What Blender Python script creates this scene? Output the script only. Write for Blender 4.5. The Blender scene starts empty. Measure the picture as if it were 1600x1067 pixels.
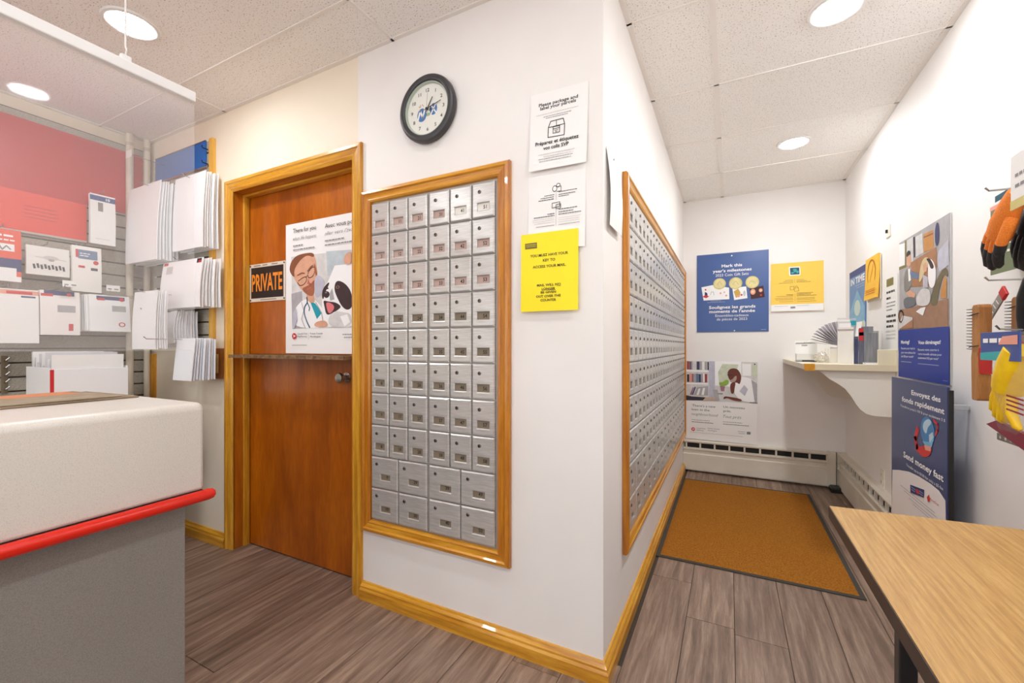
import bpy, bmesh, math, random
from mathutils import Vector, Matrix
random.seed(7)
PI = math.pi
S = bpy.context.scene
C = S.collection

# ---------------------------------------------------------------- camera
cam = bpy.data.cameras.new('camera')
cam.sensor_width = 36.0
cam.lens = 669.0 / 1600.0 * 36.0
cam.shift_y = 7.5 / 1600.0
cam.clip_start = 0.02
camo = bpy.data.objects.new('camera', cam)
C.objects.link(camo)
camo.location = (0, 0, 1.15)
camo.rotation_euler = (PI / 2, 0, math.radians(26.94))
S.camera = camo

# ---------------------------------------------------------------- world, exposure, lamp strength
w = bpy.data.worlds.new('world')
S.world = w
w.use_nodes = True
w.node_tree.nodes['Background'].inputs[0].default_value = (0.97, 1.0, 1.05, 1)
w.node_tree.nodes['Background'].inputs[1].default_value = 2.0       # bright overcast daylight, let in by the added rear window
S.view_settings.view_transform = 'Standard'
S.view_settings.look = 'None'
S.cycles.max_bounces = 14
S.cycles.diffuse_bounces = 10      # light bounces many times between the white walls
S.cycles.transparent_max_bounces = 16
S.view_settings.gamma = 1.0
S.view_settings.exposure = 0.17
LAMP = 110.0                      # radiance of each ceiling downlight
LAMP_COL = (0.985, 1.0, 1.025)

# ---------------------------------------------------------------- room dimensions (metres)
XL, XH, XR = -3.44, -0.385, 0.835   # slatwall side, hall left wall, right wall
YA, YB, YR = 1.45, 4.30, -2.60      # front wall with the door, far hall wall, wall behind
ZC = 2.495                          # ceiling

# ---------------------------------------------------------------- materials
def lin(c):
    def f(v):
        v /= 255.0
        return v / 12.92 if v <= 0.04045 else ((v + 0.055) / 1.055) ** 2.4
    return (f(c[0]), f(c[1]), f(c[2]), 1.0)

MATS = {}
def mat(name, rgb, rough=0.6, metal=0.0, **k):
    """plain procedural material: colour, slight noise variation (var) and bump"""
    if name in MATS:
        return MATS[name]
    m = bpy.data.materials.new(name)
    m.use_nodes = True
    nt = m.node_tree
    b = nt.nodes['Principled BSDF']
    col = lin(rgb)
    b.inputs['Base Color'].default_value = col
    b.inputs['Roughness'].default_value = rough
    b.inputs['Metallic'].default_value = metal
    if 'spec' in k: b.inputs['Specular IOR Level'].default_value = k['spec']
    if 'coat' in k: b.inputs['Coat Weight'].default_value = k['coat']; b.inputs['Coat Roughness'].default_value = 0.15
    if k.get('var') or k.get('bump'):
        tc = nt.nodes.new('ShaderNodeTexCoord')
        mp = nt.nodes.new('ShaderNodeMapping')
        mp.inputs['Scale'].default_value = k.get('stretch', (1, 1, 1))
        nt.links.new(tc.outputs['Object'], mp.inputs['Vector'])
        n = nt.nodes.new('ShaderNodeTexNoise')
        n.inputs['Scale'].default_value = k.get('scale', 20)
        n.inputs['Detail'].default_value = k.get('detail', 4)
        nt.links.new(mp.outputs[0], n.inputs['Vector'])
        if k.get('var'):
            r = nt.nodes.new('ShaderNodeValToRGB')
            r.color_ramp.elements[0].position = k.get('lo', 0.3)
            r.color_ramp.elements[1].position = k.get('hi', 0.7)
            c2 = lin(k['var'])
            r.color_ramp.elements[0].color = c2
            r.color_ramp.elements[1].color = col
            nt.links.new(n.outputs['Fac'], r.inputs['Fac'])
            nt.links.new(r.outputs['Color'], b.inputs['Base Color'])
        if k.get('bump'):
            bp = nt.nodes.new('ShaderNodeBump')
            bp.inputs['Strength'].default_value = k['bump']
            bp.inputs['Distance'].default_value = k.get('bdist', 0.002)
            nt.links.new(n.outputs['Fac'], bp.inputs['Height'])
            nt.links.new(bp.outputs['Normal'], b.inputs['Normal'])
    MATS[name] = m
    return m

def wood(name, dark, light, axis, rough=0.35, scale=9.0, rand=0.0, coat=0.0, mid=None, streak=14):
    """stretched-noise wood grain; axis = grain direction in object space"""
    if name in MATS: return MATS[name]
    m = bpy.data.materials.new(name); m.use_nodes = True
    nt = m.node_tree; b = nt.nodes['Principled BSDF']
    tc = nt.nodes.new('ShaderNodeTexCoord'); mp = nt.nodes.new('ShaderNodeMapping')
    sc = [streak] * 3; sc['xyz'.index(axis)] = 1.0
    mp.inputs['Scale'].default_value = sc
    if rand:
        oi = nt.nodes.new('ShaderNodeObjectInfo')
        mu = nt.nodes.new('ShaderNodeVectorMath'); mu.operation = 'SCALE'
        mu.inputs[0].default_value = (13.7, 7.3, 3.1); nt.links.new(oi.outputs['Random'], mu.inputs['Scale'])
        nt.links.new(mu.outputs[0], mp.inputs['Location'])
    nt.links.new(tc.outputs['Object'], mp.inputs['Vector'])
    n = nt.nodes.new('ShaderNodeTexNoise'); n.inputs['Scale'].default_value = scale * 0.35
    n.inputs['Detail'].default_value = 8; n.inputs['Distortion'].default_value = 0.35
    nt.links.new(mp.outputs[0], n.inputs['Vector'])
    r = nt.nodes.new('ShaderNodeValToRGB'); e = r.color_ramp.elements
    e[0].position = 0.32; e[0].color = lin(dark); e[1].position = 0.68; e[1].color = lin(light)
    if mid: q = e.new(0.5); q.color = lin(mid)
    nt.links.new(n.outputs['Fac'], r.inputs['Fac'])
    n2 = nt.nodes.new('ShaderNodeTexNoise'); n2.inputs['Scale'].default_value = scale * 3
    n2.inputs['Detail'].default_value = 5
    nt.links.new(mp.outputs[0], n2.inputs['Vector'])
    mx = nt.nodes.new('ShaderNodeMix'); mx.data_type = 'RGBA'; mx.blend_type = 'OVERLAY'
    mx.inputs['Factor'].default_value = 0.35
    nt.links.new(r.outputs['Color'], mx.inputs['A']); nt.links.new(n2.outputs['Fac'], mx.inputs['B'])
    out = mx.outputs['Result']
    if rand:
        hs = nt.nodes.new('ShaderNodeHueSaturation')
        mr = nt.nodes.new('ShaderNodeMapRange'); mr.inputs['To Min'].default_value = 1 - rand; mr.inputs['To Max'].default_value = 1 + rand
        nt.links.new(oi.outputs['Random'], mr.inputs['Value']); nt.links.new(mr.outputs[0], hs.inputs['Value'])
        nt.links.new(out, hs.inputs['Color']); out = hs.outputs['Color']
    nt.links.new(out, b.inputs['Base Color'])
    b.inputs['Roughness'].default_value = rough
    b.inputs['Coat Weight'].default_value = coat
    bp = nt.nodes.new('ShaderNodeBump'); bp.inputs['Strength'].default_value = 0.15; bp.inputs['Distance'].default_value = 0.001
    nt.links.new(n2.outputs['Fac'], bp.inputs['Height']); nt.links.new(bp.outputs['Normal'], b.inputs['Normal'])
    MATS[name] = m
    return m

def tile_mat():
    m = bpy.data.materials.new('fissured_ceiling_tile'); m.use_nodes = True
    nt = m.node_tree; b = nt.nodes['Principled BSDF']; b.inputs['Roughness'].default_value = 0.95
    b.inputs['Specular IOR Level'].default_value = 0.1
    tc = nt.nodes.new('ShaderNodeTexCoord')
    oi = nt.nodes.new('ShaderNodeObjectInfo'); ad = nt.nodes.new('ShaderNodeVectorMath'); ad.operation = 'MULTIPLY_ADD'
    ad.inputs[1].default_value = (1, 1, 1)
    sc = nt.nodes.new('ShaderNodeVectorMath'); sc.operation = 'SCALE'; sc.inputs[0].default_value = (9, 5, 0)
    nt.links.new(oi.outputs['Random'], sc.inputs['Scale']); nt.links.new(tc.outputs['Object'], ad.inputs[0]); nt.links.new(sc.outputs[0], ad.inputs[2])
    n = nt.nodes.new('ShaderNodeTexNoise'); n.inputs['Scale'].default_value = 175; n.inputs['Detail'].default_value = 2.5
    nt.links.new(ad.outputs[0], n.inputs['Vector'])
    r = nt.nodes.new('ShaderNodeValToRGB'); e = r.color_ramp.elements
    e[0].position = 0.335; e[0].color = lin((166, 153, 136)); e[1].position = 0.385; e[1].color = lin((247, 245, 242))
    nt.links.new(n.outputs['Fac'], r.inputs['Fac']); nt.links.new(r.outputs['Color'], b.inputs['Base Color'])
    bp = nt.nodes.new('ShaderNodeBump'); bp.inputs['Strength'].default_value = 0.4; bp.inputs['Distance'].default_value = 0.002
    nt.links.new(n.outputs['Fac'], bp.inputs['Height']); nt.links.new(bp.outputs['Normal'], b.inputs['Normal'])
    return m

def brushed(name, rgb, rough=0.33):
    m = mat(name, rgb, rough, 0.45, var=tuple(int(c * 0.90) for c in rgb), scale=16, stretch=(1, 1, 14), bump=0.05, bdist=0.0005, lo=0.35, hi=0.65)
    return m

def clear_mat(name, veil, gloss, tint=(255, 255, 255), rough=0.03):
    """thin clear plastic: see-through, with white diffuse mixed in as haze and a sheen"""
    m = bpy.data.materials.new(name); m.use_nodes = True
    nt = m.node_tree; nt.nodes.remove(nt.nodes['Principled BSDF'])
    out = nt.nodes['Material Output']
    t = nt.nodes.new('ShaderNodeBsdfTransparent'); d = nt.nodes.new('ShaderNodeBsdfDiffuse'); g = nt.nodes.new('ShaderNodeBsdfGlossy')
    tl = nt.nodes.new('ShaderNodeBsdfTranslucent')
    d.inputs['Color'].default_value = lin(tint); tl.inputs['Color'].default_value = lin(tint)
    g.inputs['Roughness'].default_value = rough
    m0 = nt.nodes.new('ShaderNodeMixShader'); m0.inputs[0].default_value = 0.5
    nt.links.new(d.outputs[0], m0.inputs[1]); nt.links.new(tl.outputs[0], m0.inputs[2])
    m1 = nt.nodes.new('ShaderNodeMixShader'); m1.inputs[0].default_value = veil
    nt.links.new(t.outputs[0], m1.inputs[1]); nt.links.new(m0.outputs[0], m1.inputs[2])
    m2 = nt.nodes.new('ShaderNodeMixShader'); m2.inputs[0].default_value = gloss
    nt.links.new(m1.outputs[0], m2.inputs[1]); nt.links.new(g.outputs[0], m2.inputs[2])
    nt.links.new(m2.outputs[0], out.inputs['Surface'])
    MATS[name] = m
    return m

def emit(name, rgb, s):
    m = bpy.data.materials.new(name); m.use_nodes = True
    nt = m.node_tree; b = nt.nodes['Principled BSDF']
    b.inputs['Base Color'].default_value = (0.8, 0.8, 0.8, 1)
    b.inputs['Emission Color'].default_value = (*rgb, 1); b.inputs['Emission Strength'].default_value = s
    MATS[name] = m
    return m

M_WALL = mat('white_wall_paint', (241, 239, 237), 0.55, var=(235, 232, 229), scale=2.2, bump=0.06, bdist=0.002)
M_CREAM = mat('cream_wall_paint', (244, 234, 216), 0.6, var=(238, 227, 206), scale=2.0, bump=0.06, bdist=0.002)
M_TILE = tile_mat()
M_TEE = mat('ceiling_tee_white', (240, 236, 231), 0.5)
M_OAK = wood('varnished_oak_vertical', (186, 122, 22), (224, 166, 50), 'z', 0.28, 10, coat=0.3)
M_OAKX = wood('varnished_oak_across', (190, 126, 24), (228, 170, 54), 'x', 0.28, 10, coat=0.3)
M_OAKD = wood('varnished_pine_jamb', (162, 88, 12), (196, 116, 22), 'z', 0.3, 10, coat=0.3)
M_DOOR = wood('varnished_door_veneer', (148, 72, 2), (190, 104, 8), 'z', 0.3, 4, coat=0.25, streak=5, mid=(172, 88, 4))
M_PLANK = wood('vinyl_plank_floor', (112, 91, 77), (162, 139, 121), 'y', 0.45, 9, rand=0.12, mid=(136, 113, 97), streak=15)
M_PLANKH = M_PLANK
M_METAL = brushed('brushed_aluminium', (216, 214, 211), 0.3)
M_METALF = mat('aluminium_face_frame', (176, 174, 170), 0.4, 0.4)
M_DARK = mat('dark_slot', (26, 24, 22), 0.7)
M_CARD = mat('number_card', (128, 116, 98), 0.7)
M_CARDP = mat('number_card_pink', (186, 160, 150), 0.7)
M_CARDW = mat('number_card_white', (232, 228, 220), 0.7)
M_INK = mat('black_print', (30, 29, 30), 0.6)
M_BLACK = mat('black_plastic', (28, 28, 30), 0.35)
M_PAPER = mat('white_paper', (240, 239, 237), 0.7)
M_HEAT = mat('white_enamel_heater', (226, 221, 208), 0.4, var=(214, 206, 190), scale=5)
M_STEEL = mat('bright_steel', (190, 190, 188), 0.25, 1.0)
M_CLEAR = clear_mat('clear_acrylic_sheet', 0.11, 0.004)  # white veil mixed in for the haze of reflections on the screen
M_BAG = clear_mat('clear_plastic_bag', 0.10, 0.10, rough=0.12)

# ---------------------------------------------------------------- mesh helpers
class MB:
    def __init__(s): s.v = []; s.f = []; s.m = []
    def add(s, vs, fs, mi=0):
        o = len(s.v); s.v += [tuple(p) for p in vs]
        for f in fs: s.f.append([i + o for i in f]); s.m.append(mi)
        return s
    def box(s, x0, x1, y0, y1, z0, z1, mi=0):
        x0, x1 = min(x0, x1), max(x0, x1); y0, y1 = min(y0, y1), max(y0, y1); z0, z1 = min(z0, z1), max(z0, z1)
        return s.add([(x0, y0, z0), (x1, y0, z0), (x1, y1, z0), (x0, y1, z0), (x0, y0, z1), (x1, y0, z1), (x1, y1, z1), (x0, y1, z1)],
                     [(0, 3, 2, 1), (4, 5, 6, 7), (0, 1, 5, 4), (1, 2, 6, 5), (2, 3, 7, 6), (3, 0, 4, 7)], mi)
    def rbox(s, x0, x1, y0, y1, z0, z1, r=0.003, seg=2, mi=0):
        bm = bmesh.new()
        bmesh.ops.create_cube(bm, size=1)
        for v in bm.verts:
            v.co = Vector(((x0 + x1) / 2 + v.co.x * abs(x1 - x0), (y0 + y1) / 2 + v.co.y * abs(y1 - y0), (z0 + z1) / 2 + v.co.z * abs(z1 - z0)))
        bmesh.ops.bevel(bm, geom=bm.edges[:], offset=r, segments=seg, affect='EDGES', profile=0.5)
        bm.verts.index_update()
        s.add([v.co[:] for v in bm.verts], [[v.index for v in f.verts] for f in bm.faces], mi)
        bm.free()
        return s
    def prism(s, pts, a0, a1, axis='y', mi=0):
        """extrude the closed outline pts along axis; the outline's two coordinates are the other two axes in xyz order"""
        n = len(pts)
        def P(p, a):
            return (a, p[0], p[1]) if axis == 'x' else (p[0], a, p[1]) if axis == 'y' else (p[0], p[1], a)
        vs = [P(p, a0) for p in pts] + [P(p, a1) for p in pts]
        fs = [[i, (i + 1) % n, n + (i + 1) % n, n + i] for i in range(n)] + [list(range(n))[::-1], list(range(n, 2 * n))]
        return s.add(vs, fs, mi)
    def tube(s, pts, r, n=8, mi=0, cap=True):
        pts = [Vector(p) for p in pts]
        rs = r if isinstance(r, (list, tuple)) else [r] * len(pts)
        vs = []; fs = []
        t0 = (pts[1] - pts[0]).normalized()
        a = Vector((0, 0, 1)) if abs(t0.z) < 0.9 else Vector((1, 0, 0))
        u = t0.cross(a).normalized()
        for i, p in enumerate(pts):
            t = (pts[min(i + 1, len(pts) - 1)] - pts[max(i - 1, 0)]).normalized()
            u = (u - t * u.dot(t)).normalized(); v = t.cross(u)
            for k in range(n):
                an = 2 * PI * k / n
                vs.append(p + (u * math.cos(an) + v * math.sin(an)) * rs[i])
        for i in range(len(pts) - 1):
            for k in range(n):
                fs.append([i * n + k, i * n + (k + 1) % n, (i + 1) * n + (k + 1) % n, (i + 1) * n + k])
        if cap: fs.append(list(range(n))[::-1]); fs.append([(len(pts) - 1) * n + k for k in range(n)])
        return s.add(vs, fs, mi)
    def lathe(s, prof, n=24, axis='z', c=(0, 0, 0), mi=0, cap=True):
        """revolve (radius, height) pairs about an axis through c"""
        vs = []; fs = []
        for r, h in prof:
            for k in range(n):
                a = 2 * PI * k / n; x, y = r * math.cos(a), r * math.sin(a)
                p = (x, y, h) if axis == 'z' else (x, h, y) if axis == 'y' else (h, x, y)
                vs.append((p[0] + c[0], p[1] + c[1], p[2] + c[2]))
        for i in range(len(prof) - 1):
            for k in range(n):
                fs.append([i * n + k, i * n + (k + 1) % n, (i + 1) * n + (k + 1) % n, (i + 1) * n + k])
        if cap: fs.append(list(range(n))[::-1]); fs.append([(len(prof) - 1) * n + k for k in range(n)])
        else:
            k0 = (len(prof) - 1) * n
            fs += [[k, (k + 1) % n, k0 + (k + 1) % n, k0 + k] for k in range(n)]
        return s.add(vs, fs, mi)
    def poly(s, pts, y, mi=0):
        """flat shape in the local x-z plane facing -y"""
        ar = sum(pts[i][0] * pts[(i + 1) % len(pts)][1] - pts[(i + 1) % len(pts)][0] * pts[i][1] for i in range(len(pts)))
        if ar < 0: pts = pts[::-1]
        return s.add([(p[0], y, p[1]) for p in pts], [list(range(len(pts)))], mi)
    def ell(s, cx, cz, rx, rz, y, mi=0, n=28):
        return s.poly([(cx + rx * math.cos(2 * PI * k / n), cz + rz * math.sin(2 * PI * k / n)) for k in range(n)], y, mi)
    def line(s, pts, wd, y, mi=0):
        for a, b in zip(pts, pts[1:]):
            d = Vector((b[0] - a[0], b[1] - a[1]))
            if d.length < 1e-6: continue
            d.normalize(); nx, nz = -d.y * wd / 2, d.x * wd / 2; ex, ez = d.x * wd * 0.3, d.y * wd * 0.3
            s.poly([(a[0] - ex + nx, a[1] - ez + nz), (a[0] - ex - nx, a[1] - ez - nz), (b[0] + ex - nx, b[1] + ez - nz), (b[0] + ex + nx, b[1] + ez + nz)], y, mi)
        return s

def obj(name, mb, mats, parent=None, loc=(0, 0, 0), rz=0.0, smooth=False, rot=None):
    me = bpy.data.meshes.new(name)
    me.from_pydata(mb.v, [], mb.f)
    for m in (mats if isinstance(mats, (list, tuple)) else [mats]): me.materials.append(m)
    me.polygons.foreach_set('material_index', mb.m)
    if smooth:
        me.polygons.foreach_set('use_smooth', [True] * len(me.polygons))
        try: me.set_sharp_from_angle(angle=math.radians(38))
        except Exception: pass
    me.validate(); me.update()
    bm = bmesh.new(); bm.from_mesh(me)
    if name not in ('print', 'lettering'): bmesh.ops.recalc_face_normals(bm, faces=bm.faces[:])
    bm.to_mesh(me); bm.free()
    o = bpy.data.objects.new(name, me)
    C.objects.link(o)
    o.location = loc
    o.rotation_euler = rot if rot else (0, 0, rz)
    if parent is not None: o.parent = parent
    return o

def inst(o, parent, loc, rz=None, name=None):
    c = o.copy(); C.objects.link(c); c.parent = parent; c.location = loc
    if rz is not None: c.rotation_euler = (0, 0, rz)
    return c

def empty(name, loc, rz=0.0):
    o = bpy.data.objects.new(name, None); C.objects.link(o)
    o.location = loc; o.rotation_euler = (0, 0, rz); o.empty_display_size = 0.05
    return o

def tag(o, label, cat, group=None):
    o['label'] = label; o['category'] = cat
    if group: o['group'] = group
    return o

def struct(o):
    o['kind'] = 'structure'
    return o

_tc = {}
def text_geo(s, bold=False, script=False):
    key = (s, bold, script)
    if key in _tc: return _tc[key]
    cu = bpy.data.curves.new('lettering', 'FONT'); cu.body = s; cu.size = 1.0; cu.resolution_u = 2
    cu.offset = 0.022 if bold else (-0.012 if script else 0.0)
    if script: cu.shear = 0.35
    to = bpy.data.objects.new('lettering_source', cu)
    C.objects.link(to)
    dg = bpy.context.evaluated_depsgraph_get()
    me = to.evaluated_get(dg).to_mesh()
    vs = [v.co[:2] for v in me.vertices]; fs = [list(p.vertices) for p in me.polygons]
    to.evaluated_get(dg).to_mesh_clear()
    bpy.data.objects.remove(to); bpy.data.curves.remove(cu)
    xs = [v[0] for v in vs] or [0, 1]
    _tc[key] = (vs, fs, min(xs), max(xs))
    return _tc[key]
CAP = 0.72
def put_text(mb, s, x0, x1, zb, cap, y, mi=0, bold=False, script=False):
    vs, fs, a, b = text_geo(s, bold, script)
    sx = (x1 - x0) / max(b - a, 1e-6); sz = 0.9 * cap / CAP
    mb.add([(x0 + (v[0] - a) * sx, y, zb + v[1] * sz) for v in vs], fs, mi)
def text_c(mb, s, cx, zb, cap, y, mi=0, bold=False, cond=1.0):
    vs, fs, a, b = text_geo(s, bold, False)
    sc = cap / CAP
    wd = (b - a) * sc * cond
    put_text(mb, s, cx - wd / 2, cx + wd / 2, zb, cap, y, mi, bold)

PAL = dict(paper=(240, 239, 237), white=(246, 246, 246), white2=(232, 228, 226), ink=(34, 33, 35), ink2=(52, 48, 58), ink3=(62, 58, 12), grey=(140, 140, 142), lightgrey=(205, 203, 200),
    photo_pale=(222, 220, 218), photo_grey=(178, 176, 178), photo_grey2=(140, 138, 132), photo_blue=(196, 208, 214), photo_lav=(198, 198, 212), photo_green=(214, 222, 196), photo_tan=(206, 180, 160),
    skin=(228, 172, 142), skindark=(112, 52, 38), greybeard=(186, 160, 148), beard=(170, 104, 74), hair=(140, 84, 56), lip=(196, 110, 100), teal=(26, 160, 178), steth=(60, 112, 156),
    dogblack=(62, 44, 46), tongue=(226, 122, 126), eyebrown=(150, 110, 96), red=(206, 44, 44), palered=(232, 160, 140), navy=(34, 48, 110), navy2=(44, 64, 130), royal=(34, 58, 148), gold=(206, 168, 80),
    brown=(62, 24, 22), lamp=(246, 214, 170), coin=(222, 208, 134), coin2=(234, 224, 164), paleblue=(176, 190, 216), olive=(128, 120, 70), olive2=(112, 104, 78), lightolive=(206, 196, 80), tealdark=(14, 78, 94), tealhi=(60, 168, 172),
    bookred=(160, 62, 66), booknavy=(62, 66, 104), bookpink=(168, 116, 132), bookblue=(108, 132, 166), leaf=(150, 186, 74), boxbrown=(204, 144, 78), boxdark=(150, 94, 44), boxbrown2=(176, 126, 90), floorbrown=(164, 124, 98), jeans=(112, 116, 122), blonde=(226, 206, 160),
    globe1=(70, 134, 190), globe2=(190, 216, 232), globe3=(120, 186, 222), bluehi=(132, 184, 216), creamoval=(198, 214, 206), notesign=(122, 104, 20))
SOFT = ('photo_', 'skin', 'hair', 'beard', 'dog', 'box', 'floor', 'blonde', 'jeans', 'globe', 'olive2', 'greybeard', 'leaf', 'book', 'coin', 'bluehi')
def pal(c):
    if c.startswith(SOFT): return mat('print_' + c, PAL[c], 0.55, var=tuple(int(v * .92) for v in PAL[c]), scale=26, detail=5)
    return mat('print_' + c, PAL[c], 0.55)
def smooth(pts, closed=True, it=2):
    for _ in range(it):
        q = []
        n = len(pts)
        for i in range(n if closed else n - 1):
            a, b = pts[i], pts[(i + 1) % n]
            q += [(a[0] * .75 + b[0] * .25, a[1] * .75 + b[1] * .25), (a[0] * .25 + b[0] * .75, a[1] * .25 + b[1] * .75)]
        pts = q if closed else [pts[0]] + q + [pts[-1]]
    return pts

def draw(name, parent, z0=0.0, x0=0.0, y=-0.0012, items=None, sy=None):
    """printed picture and lettering as very thin layers on a sheet; local x right, z up, facing -y"""
    items = items if items is not None else ART[name]
    cols = []
    mb = MB(); lt = MB(); lcols = []
    def ci(c, L):
        if c not in L: L.append(c)
        return L.index(c)
    rg = random.Random(3)
    for i, it in enumerate(items):
        yy = y - 0.0001 * i
        k, c = it[0], it[1]
        if k == 'p': mb.poly([(p[0] + x0, p[1] + z0) for p in (smooth(it[2]) if len(it[2]) >= 6 and c != 'white2' else it[2])], yy, ci(c, cols))
        elif k == 'e': mb.ell(it[2] + x0, it[3] + z0, it[4], it[5], yy, ci(c, cols))
        elif k == 'l': mb.line([(p[0] + x0, p[1] + z0) for p in (smooth(it[2], False) if len(it[2]) >= 6 else it[2])], it[3], yy, ci(c, cols))
        elif k == 't':
            o = it[7]
            put_text(lt, it[2], it[3] + x0, it[4] + x0, it[5] + z0, it[6], yy, ci(c, lcols), 'b' in o, 's' in o)
        elif k == 'g':
            a, b = it[2] + x0, it[3] + x0; h = it[5] * 0.62; x = a
            while x < b - h:
                wd = min(h * rg.uniform(1.5, 4.5), b - x)
                mb.poly([(x, it[4] + z0), (x + wd, it[4] + z0), (x + wd, it[4] + z0 + h), (x, it[4] + z0 + h)], yy, ci(c, cols))
                x += wd + h * 0.6
    out = []
    if mb.v: out.append(obj('print', mb, [pal(c) for c in cols], parent))
    if lt.v: out.append(obj('lettering', lt, [pal(c) for c in lcols], parent))
    return out

def sheet_mesh(w_, h_, t=0.0012, bend=0.0, curl=0.0, n=6):
    """a sheet facing -y with its lower left corner at the origin; bend = bulge in the middle, curl = foot lifts off"""
    mb = MB(); vs = []
    for side in (0, 1):
        for j in range(n + 1):
            f = j / n
            y = -bend * math.sin(PI * f) - curl * (1 - f) ** 2 + (0 if side else -t)
            for x in (0, w_): vs.append((x, y, h_ * f))
    fs = []; o = 2 * (n + 1)
    for j in range(n):
        a = 2 * j
        fs += [[a, a + 1, a + 3, a + 2], [o + a, o + a + 2, o + a + 3, o + a + 1], [a, a + 2, o + a + 2, o + a], [a + 1, o + a + 1, o + a + 3, a + 3]]
    fs += [[0, o, o + 1, 1], [2 * n, 2 * n + 1, o + 2 * n + 1, o + 2 * n]]
    mb.add(vs, fs)
    return mb

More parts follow.
